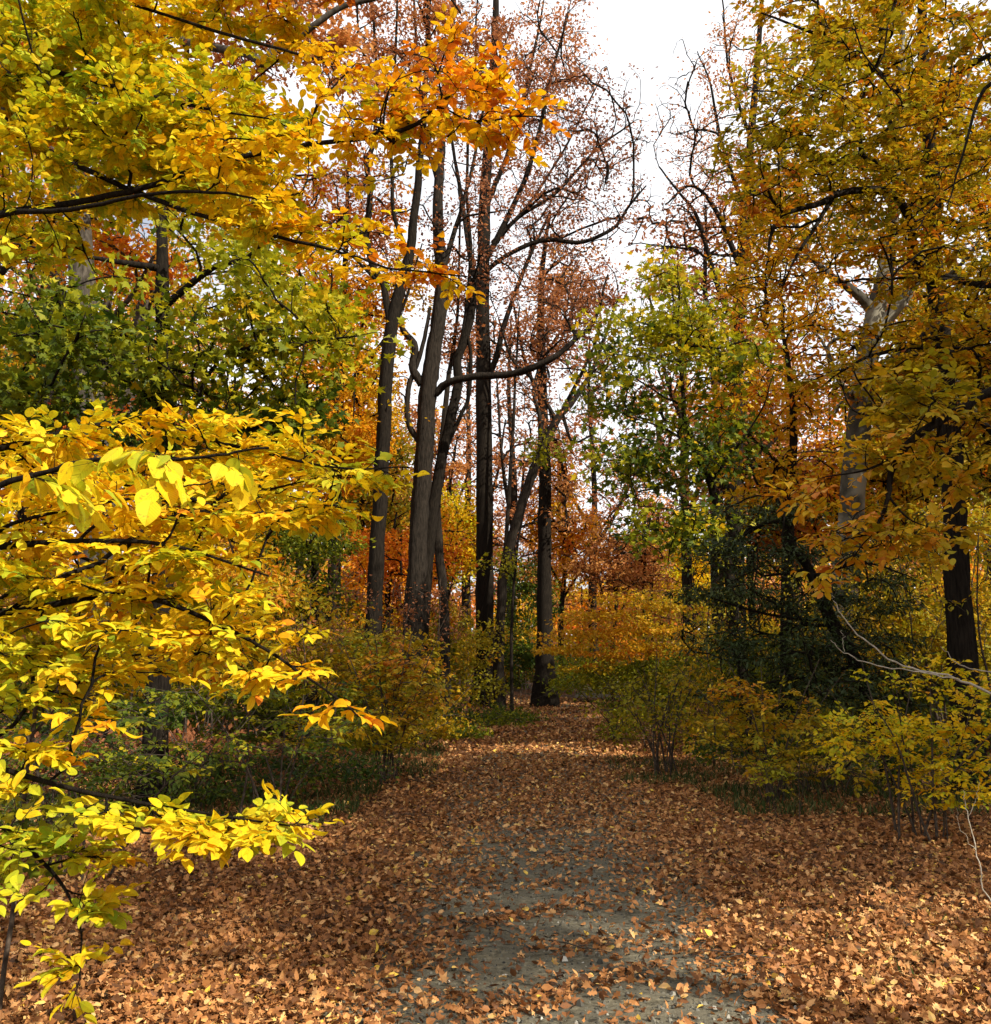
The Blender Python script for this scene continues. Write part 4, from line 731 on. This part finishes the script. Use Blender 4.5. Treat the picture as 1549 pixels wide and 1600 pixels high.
def bare_twigs(name, label, cat, paths, seed):
    rg = np.random.default_rng(seed)
    S0 = [stem(p) for p in paths]; base = S0[0][0, :3].copy()
    root = bpy.data.objects.new(name, None); root.location = base; C.objects.link(root); sset(root, label, cat)
    for s in S0:
        c = catmull(s, 6); c[1:-1, :3] += rg.normal(size=(len(c) - 2, 3)) * .008
        co, lp = tube_arrays(c[None, :, :3], c[None, :, 3], 6); mesh_obj("limb", co, lp, np.arange(0, len(lp), 4), M['twig_pale'], root, smooth=True, base=base)
bare_twigs("fallen_branch", "long bare pale branch arching in front of the dark hemlock", "branch",
    [[(1640, None, 8.4, .016), (1600, 1130, 8.4, .014), (1549, 1085, 8.4, .012), (1480, 1055, 8.4, .010), (1400, 1035, 8.4, .008), (1340, 990, 8.4, .006), (1310, 950, 8.4, .004), (1300, 930, 8.4, .003)],
     [(1500, 1062, 8.4, .007), (1440, 1050, 8.3, .006), (1370, 1040, 8.2, .005), (1320, 1020, 8.2, .004), (1298, 1000, 8.2, .002)],
     [(1549, 1050, 8.4, .006), (1500, 1040, 8.3, .004), (1470, 1010, 8.3, .002)], [(1320, 1018, 8.2, .003), (1318, 1000, 8.2, .002), (1316, 985, 8.2, .0015)],
     [(1600, 860, 8.6, .006), (1549, 838, 8.6, .005), (1480, 820, 8.6, .003), (1440, 795, 8.6, .002)]], 71)
bare_twigs("dead_sapling", "thin pale dead stem bending down at the right edge", "sapling",
    [[(1552, None, 6.2, .0045), (1540, 1390, 6.2, .004), (1526, 1330, 6.2, .0035), (1512, 1270, 6.2, .0025), (1506, 1235, 6.2, .0012)], [(1526, 1330, 6.2, .002), (1500, 1290, 6.15, .0012), (1494, 1262, 6.1, .0008)], [(1514, 1275, 6.2, .0016), (1528, 1240, 6.2, .001), (1530, 1222, 6.2, .0007)]], 72)

shrub("shrub", "dark brown bramble thicket filling the shade under the left boughs", gs, 300, 11.2, 14, 150, 260,
    [Bl(180, 1190, 11.4, 200, 30, .9, 120, .16, .14, .9), Bl(400, 1200, 11.4, 170, 30, .9, 120, .14, .14, 1.0), Bl(540, 1200, 11.6, 90, 26, .7, 60, .2, .14, 1.0), Bl(300, 1240, 10.8, 200, 16, .5, 80, .2, .14, .7)], 'green', 81, .06, KITE, rtip=.003)
shrub("shrub", "tangle of dark olive brambles under the hemlock", gs, 1270, 12.4, 14, 110, 240,
    [Bl(1180, 1170, 12.4, 120, 26, .8, 90, .22, .14, 1.0), Bl(1340, 1180, 12.4, 150, 30, .8, 110, .2, .14, 1.0), Bl(1480, 1190, 12, 110, 40, .8, 80, .25, .14, 1.0)], 'green', 82, .06, KITE, rtip=.003)
shrub("shrub", "feathery yellow olive shrub beyond the left thicket beside the path", gs, 640, 18.5, 9, 110, 110,
    [Bl(640, 1130, 18.5, 110, 26, 1.2, 90, .4, .14, 1.3), Bl(560, 1150, 18, 100, 26, 1.2, 70, .3, .14, 1.2)], 'olive', 83, .075, KITE, rtip=.004)

# ------------------------------------------------------------------ far wood
protos = []
def far_proto(i, leafmat, bark, h, tint, cover, label, tj=.12, hue2=None):
    rg = np.random.default_rng(700 + i)
    x, y = (-30 + 0, 60)
    zb = 0.
    bl = []
    for k in range(9):
        zz = h * rg.uniform(.35, .95); rr = h * .19 * (1.15 - zz / h) + .8; ang = rg.uniform(0, 6.28); d = h * .1 * rg.random()
        bl.append(Bw(d * math.cos(ang), d * math.sin(ang), zz, rr * 1.1, rr * 1.1, rr * .75, 42, tint + rg.normal() * .08, tj, cover))
    st = [[('w', 0, 0, -.3, h * .013), ('w', .1, 0, h * .25, h * .011), ('w', -.15, .1, h * .5, h * .008), ('w', .1, -.1, h * .75, h * .005), ('w', 0, 0, h * .95, h * .002)],
          [('w', 0, .02, h * .4, h * .006), ('w', h * .08, .3, h * .55, h * .004), ('w', h * .12, .4, h * .75, h * .002)],
          [('w', 0, .02, h * .35, h * .006), ('w', -h * .09, -.3, h * .5, h * .004), ('w', -h * .13, -.4, h * .68, h * .002)]]
    return st, bl, leafmat, bark
specs = [("orange_tree", 'orange', 'bark', 15, .45, .8), ("bare_tree", 'rust', 'bark', 22, .6, .28), ("rusty_oak", 'rust', 'bark_dark', 19, .85, .7),
         ("yellow_tree", 'yellow', 'bark', 13, .45, .85), ("olive_tree", 'olive', 'bark_dark', 16, .4, .9), ("pink_leaved_tree", 'rust', 'bark', 12, .95, .5)]
for i, (nm, lm, bk, h, tn, cv) in enumerate(specs):
    st, bl, lm, bk = far_proto(i, lm, bk, h, tn, cv, '')
    protos.append((nm, make_plant(nm, "", "tree", "trees far back in the wood", st, bl, lm, bk, 80 + i, .24, KITE, rtip=.02)))
# (prototype, px, Y, scale, label)
far = [
 (0, 880, 52, .9, "orange tree glowing at the end of the path"), (5, 960, 48, .8, "pinkish tree just right of the path end"), (1, 930, 56, 1., "tall nearly bare tree above the path end"),
 (5, 1010, 50, .8, "pinkish tree showing over the golden shrub"), (3, 700, 50, .9, "yellow tree glimpsed between the thick grey trunk and the tallest trunk"), (1, 730, 60, 1.05, "bare tree seen through the gap left of the tallest trunk"),
 (1, 1080, 46, 1.05, "tall bare topped tree behind the green maple, leaning at the sky gap"), (2, 660, 58, 1.0, "rusty oak behind the paired trunks"), (5, 760, 64, 1.0, "pale russet tree behind the tallest trunk"),
 (1, 1130, 38, .98, "bare twigged tree with pink leaves beside the sky gap"), (4, 1180, 40, .9, "olive tree behind the orange red maple"), (2, 1250, 44, 1.0, "rusty oak left of the mottled trunk"),
 (0, 1320, 40, .9, "orange tree behind the mottled trunk"), (3, 1400, 36, .9, "yellow tree low behind the mottled trunk"), (4, 1500, 34, 1.0, "olive tree behind the dark right trunk"),
 (1, 1460, 44, 1.0, "bare tree above the right edge canopy"), (0, 1560, 42, 1.1, "orange tree at the far right edge"), (3, 1090, 60, .8, "small yellow tree deep in the wood right of the path"),
 (0, 460, 40, 1.1, "orange tree behind the green maple at left"), (3, 360, 36, 1.0, "yellow tree deep behind the left boughs"), (2, 250, 42, 1.1, "rusty oak far behind the leaning grey tree"),
 (4, 150, 34, 1.05, "olive tree deep in the left wood"), (0, 30, 38, 1.1, "orange tree deep at the left edge"), (4, 560, 46, 1.0, "olive tree behind the red orange maple"),
 (1, 520, 54, 1.1, "bare tree behind the golden orange maple"), (1, 800, 50, .95, "bare tree between the pale footed trunk and the lone dark trunk"), (5, 850, 70, 1., "farthest pinkish tree over the path"),
 (4, 20, 24, .8, "olive tree half hidden by the yellow boughs"), (2, -60, 30, 1.1, "rusty oak beyond the left edge"), (4, 1610, 26, 1.0, "olive tree beyond the right edge"),
 (3, 1250, 58, 1.1, "tall yellow tree at the back on the right"), (0, 1020, 66, .9, "small orange tree at the very back"), (4, 620, 70, 1.1, "olive tree at the very back on the left"),
 (3, 420, 60, 1.1, "yellow tree at the very back on the left"), (2, 1400, 62, 1.2, "tall rusty oak at the very back on the right"), (4, 280, 62, 1.1, "olive tree at the very back behind the shaded shrubs"),
]
used = set(); rr = np.random.default_rng(99)
for k, px, Yd, sc, lab in far:
    nm, o = protos[k]; x = P(px, HOR, Yd)[0]; loc = (x, Yd, float(ground(x, Yd)) - .1)
    s_ = (sc * rr.uniform(.9, 1.1), sc * rr.uniform(.9, 1.1), sc); rz = rr.uniform(0, 6.28)
    if k not in used:
        used.add(k); o.location = loc; o.rotation_euler = (0, 0, rz); o.scale = s_; o['label'] = lab
    else: copy_tree(o, loc, rz, s_, lab)
# low far undergrowth shrubs
us = shrub("undergrowth_bush", "", None, 774.5, 30, 8, 140, 120,
    [Bw(0, 30, .9, 2.2, 1.8, .8, 150, .4, .16, 1.6), Bw(.6, 30.2, 1.7, 1.5, 1.2, .6, 70, .5, .16, 1.2)], 'olive', 68, .14, KITE, rtip=.006)
ub = shrub("undergrowth_bush", "", None, 774.5, 30, 8, 120, 120,
    [Bw(0, 30, .8, 2.3, 1.8, .7, 150, .35, .16, 1.7), Bw(-.6, 30.2, 1.5, 1.5, 1.2, .5, 70, .45, .16, 1.2)], 'green', 69, .13, KITE, rtip=.006)
und = [(0, 1100, 27, 1., "olive undergrowth bush behind the bare footed shrub"), (1, 1210, 22, .9, "green undergrowth bush behind the hemlock foot"), (0, 1330, 24, 1.2, "olive undergrowth bush between the hemlock and the mottled trunk"),
 (0, 1450, 20, 1., "olive undergrowth bush in front of the dark right trunk's wood"), (1, 1550, 17, 1., "green undergrowth bush at the right edge"), (0, 1180, 34, 1.2, "olive undergrowth bush deep in the right wood"),
 (0, 1500, 30, 1.5, "large olive undergrowth bush deep at the right edge"), (1, 1040, 38, 1., "green undergrowth bush where the path disappears"), (0, 960, 44, 1.2, "olive undergrowth bush closing the path end"),
 (0, 560, 22, 1.1, "olive undergrowth bush before the first dark trunk"), (1, 450, 19, 1.1, "green undergrowth bush under the evergreen"), (0, 350, 21, 1.3, "olive undergrowth bush in the left shade"), (1, 200, 17, 1.2, "green undergrowth bush behind the rusty shrub"),
 (0, 60, 18, 1.3, "olive undergrowth bush at the left edge"), (0, 640, 40, 1.4, "olive undergrowth bush behind the paired trunks"), (1, 560, 32, 1.4, "green undergrowth bush left of the paired trunks"), (0, 780, 48, 1.2, "olive undergrowth bush behind the tallest trunk"),
 (0, 430, 32, 1.5, "olive undergrowth bush deep in the left wood"), (1, 870, 50, 1.2, "green undergrowth bush behind the lone dark trunk"), (0, 250, 28, 1.5, "olive undergrowth bush behind the left shrubs"), (1, 1380, 36, 1.6, "green undergrowth bush deep behind the mottled trunk")]
used = set()
for k, px, Yd, sc, lab in und:
    o = (us, ub)[k]; x = P(px, HOR, Yd)[0]; loc = (x, Yd, float(ground(x, Yd)) - .02); rz = rr.uniform(-.5, .5) + (math.pi if rr.random() < .5 else 0)
    s_ = (sc, sc, sc * rr.uniform(.85, 1.15))
    if k not in used:
        used.add(k); o.location = loc; o.rotation_euler = (0, 0, rz); o.scale = s_; o['label'] = lab; o['group'] = "undergrowth bushes in the wood"
    else: copy_tree(o, loc, rz, s_, lab, "undergrowth bushes in the wood")
# fallen twigs in the litter
rw = np.random.default_rng(77); tw0 = None
for i in range(22):
    y = rw.uniform(5.2, 12); x = rw.uniform(-.35, .45) * y + .3; loc = (x, y, float(ground(x, y)) + .045); rz = rw.uniform(0, 6.28); sc = rw.uniform(.4, .9)
    if tw0 is None:
        g1_ = np.array([[(-.25, 0, 0), (-.1, .02, .006), (.05, -.005, .004), (.2, .03, .012), (.32, .02, 0)]]); g2_ = np.array([[(0, .002, .005), (.04, .05, .01), (.07, .09, .005), (.12, .13, .01), (.14, .17, 0)]])
        tw0 = tubes("fallen_twig", [(g1_, np.array([[.006, .0055, .005, .0035, .0015]]), 5), (g2_, np.array([[.004, .0035, .003, .002, .001]]), 4)], M['twig_pale' if 0 else 'bark_grey'], None, None)
        t_ = tw0
    else:
        t_ = tw0.copy(); C.objects.link(t_)
    t_.location = loc; t_.rotation_euler = (0, 0, rz); t_.scale = (sc,) * 3
    sset(t_, "thin forked fallen twig lying on the leaf litter", "twig", "twigs lying on the leaf litter")
# thin understory saplings
rs = np.random.default_rng(44)
for lm, seed, spots_ in (('olive', 201, [(1110, 15.5, 1.0), (1260, 16.5, 1.2), (1330, 14.6, .9), (1425, 13.8, 1.1), (1540, 12.6, 1.2), (1085, 21, 1.2), (985, 24, 1.1), (1190, 26, 1.4), (1370, 21, 1.5), (1460, 24, 1.5)]),
                         ('rust', 202, [(95, 12.2, .9), (210, 13.4, 1.0), (330, 12.9, .9), (475, 13.2, .8), (520, 16.4, 1.2), (610, 21, 1.2), (685, 24.5, 1.3), (20, 15, 1.2), (400, 18, 1.3), (250, 21, 1.4)])):
    st = [[('w', 0, 0, -.12, .018), ('w', .05, .02, .9, .015), ('w', -.04, .0, 1.9, .011), ('w', .06, .05, 2.9, .006)],
          [('w', 0, 0, .9, .008), ('w', .3, .1, 1.4, .006), ('w', .45, .1, 2.0, .003)], [('w', 0, 0, 1.4, .008), ('w', -.3, -.1, 1.8, .006), ('w', -.5, -.1, 2.4, .003)]]
    o = make_plant("understory_sapling", "thin sapling with few leaves in the shade of the wood", "sapling", "thin saplings under the trees", st,
        [Bw(0, 0, 2.3, .8, .8, .8, 60, .45, .14, .16)], lm, 'twig', seed, .07, BEECH, rtip=.0028, flare=False, part_names=('stem', 'stem'), crown_name='foliage')
    side = "right" if lm == 'olive' else "left"
    for i, (px, Yd, sc) in enumerate(spots_):
        x = P(px, HOR, Yd)[0]; loc = (x, Yd, float(ground(x, Yd))); lab = "thin dark stemmed sapling with few leaves in the %s hand undergrowth" % side
        if i == 0: o.location = loc; o.scale = (sc,) * 3; o['label'] = lab; o['group'] = "thin saplings in the %s hand undergrowth" % side
        else: copy_tree(o, loc, rs.uniform(0, 6.28), (sc * .9, sc * .9, sc), lab, "thin saplings in the %s hand undergrowth" % side)
# the far side of the wood, one mass
def woods():
    rg = np.random.default_rng(321); ps, sz, ti = [], [], []
    root = bpy.data.objects.new("distant_woods", None); C.objects.link(root)
    sset(root, "far off autumn wood closing the view behind the trees", "woods", kind='stuff')
    for lm, tn, n0 in (('olive', .5, 90), ('orange', .5, 70), ('rust', .75, 90)):
        ps, sz, ti, tr = [], [], [], []
        for k in range(n0):
            x = rg.uniform(-75, 80); y = rg.uniform(74, 120); z0 = float(ground(x, y)); h = rg.uniform(6, 14) * (1 if abs(x - 8) > 14 else .7); r = rg.uniform(2.2, 4.5)
            m = 420; d = nrm(rg.normal(size=(m, 3))) * rg.random((m, 1)) ** .4
            c = rg.normal(size=(7, 3)) * np.array((r * .5, r * .5, h * .18)); 
            p = np.array((x, y, z0 + h * .55)) + c[rg.integers(0, 7, m)] + d * np.array((r * .55, r * .55, h * .2))
            ps.append(p); sz.append(rg.uniform(.35, .75, m)); ti.append(np.full(m, tn + rg.normal() * .15) + rg.normal(0, .08, m))
            m2 = 130; p2 = np.array((x, y - 3, z0 + .9)) + rg.normal(size=(m2, 3)) * np.array((2.6, 1., .8)); p2[:, 2] = np.maximum(p2[:, 2], z0 + .1); ps.append(p2); sz.append(rg.uniform(.3, .6, m2)); ti.append(rg.normal(.3, .1, m2))
            tr.append([(x, y, z0 - .3), (x + .2, y, z0 + h * .5), (x + .3, y, z0 + h * .95)])
        ps = np.concatenate(ps); n = len(ps); nr_ = rg.normal(size=(n, 3)); nr_[:, 2] += .6
        o = leaves("foliage", ps, rg.normal(size=(n, 3)), nr_, np.concatenate(sz), np.clip(np.concatenate(ti), 0, 1), KITE, M[lm], root, (0, 0, 0), rg); o['kind'] = 'stuff'
        o = tubes("trunks", [(np.array(tr), np.tile(np.array([[.24, .16, .05]]), (len(tr), 1)), 5)], M['bark_dark'], root, (0, 0, 0)); o['kind'] = 'stuff'
woods()
# unseen trees added right of the clearing, beyond the frame, to shade the path
st, bl, lm, bk = far_proto(20, 'olive', 'bark_dark', 17, .5, 1.1, '')
shade = make_plant("unseen_shade_tree", "unseen dense olive tree added for shade at the right of the clearing", "tree", "unseen trees added for shade along the right of the clearing", st, bl, lm, bk, 95, .24, KITE, rtip=.02)
spots = [(10.8, 2.5, .93), (11.5, 6.8, .72), (14, 17.5, .9), (17, 3, 1.0), (21, 20, 1.1), (25, 28, 1.2), (18, 24, .9), (22, 9, .9), (16, 13.6, 1.22)]
for i, (x, y, sc) in enumerate(spots):
    loc = (x, y, float(ground(x, y)) - .1)
    if i == 0: shade.location = loc; shade.scale = (sc,) * 3
    else: copy_tree(shade, loc, i * 1.3, (sc, sc, sc), "unseen dense olive tree added for shade at the right of the clearing")
make_plant("oak_tree", "unseen tall oak added behind the right shoulder, its high crown placed to shade the left ground", "tree", "unseen trees added for shade along the right of the clearing",  # added out of view, crown set in the sun's way to dim the left ground
    [[('w', 16.3, -7.2, -.1, .25), ('w', 16.1, -7, 8, .2), ('w', 16, -6.6, 15, .12), ('w', 16, -6.5, 18, .05)]],
    [Bw(16, -6.6, 16.8, 2.3, 1.9, 1.7, 160, .5, .12, 2.2), Bw(17.5, -4.2, 15.2, 1.6, 1.6, 1.2, 60, .5, .12, 1.4)], 'olive', 'bark_dark', 96, .2, KITE, rtip=.012, free=.7)
print("LEAVES", make_plant.count)
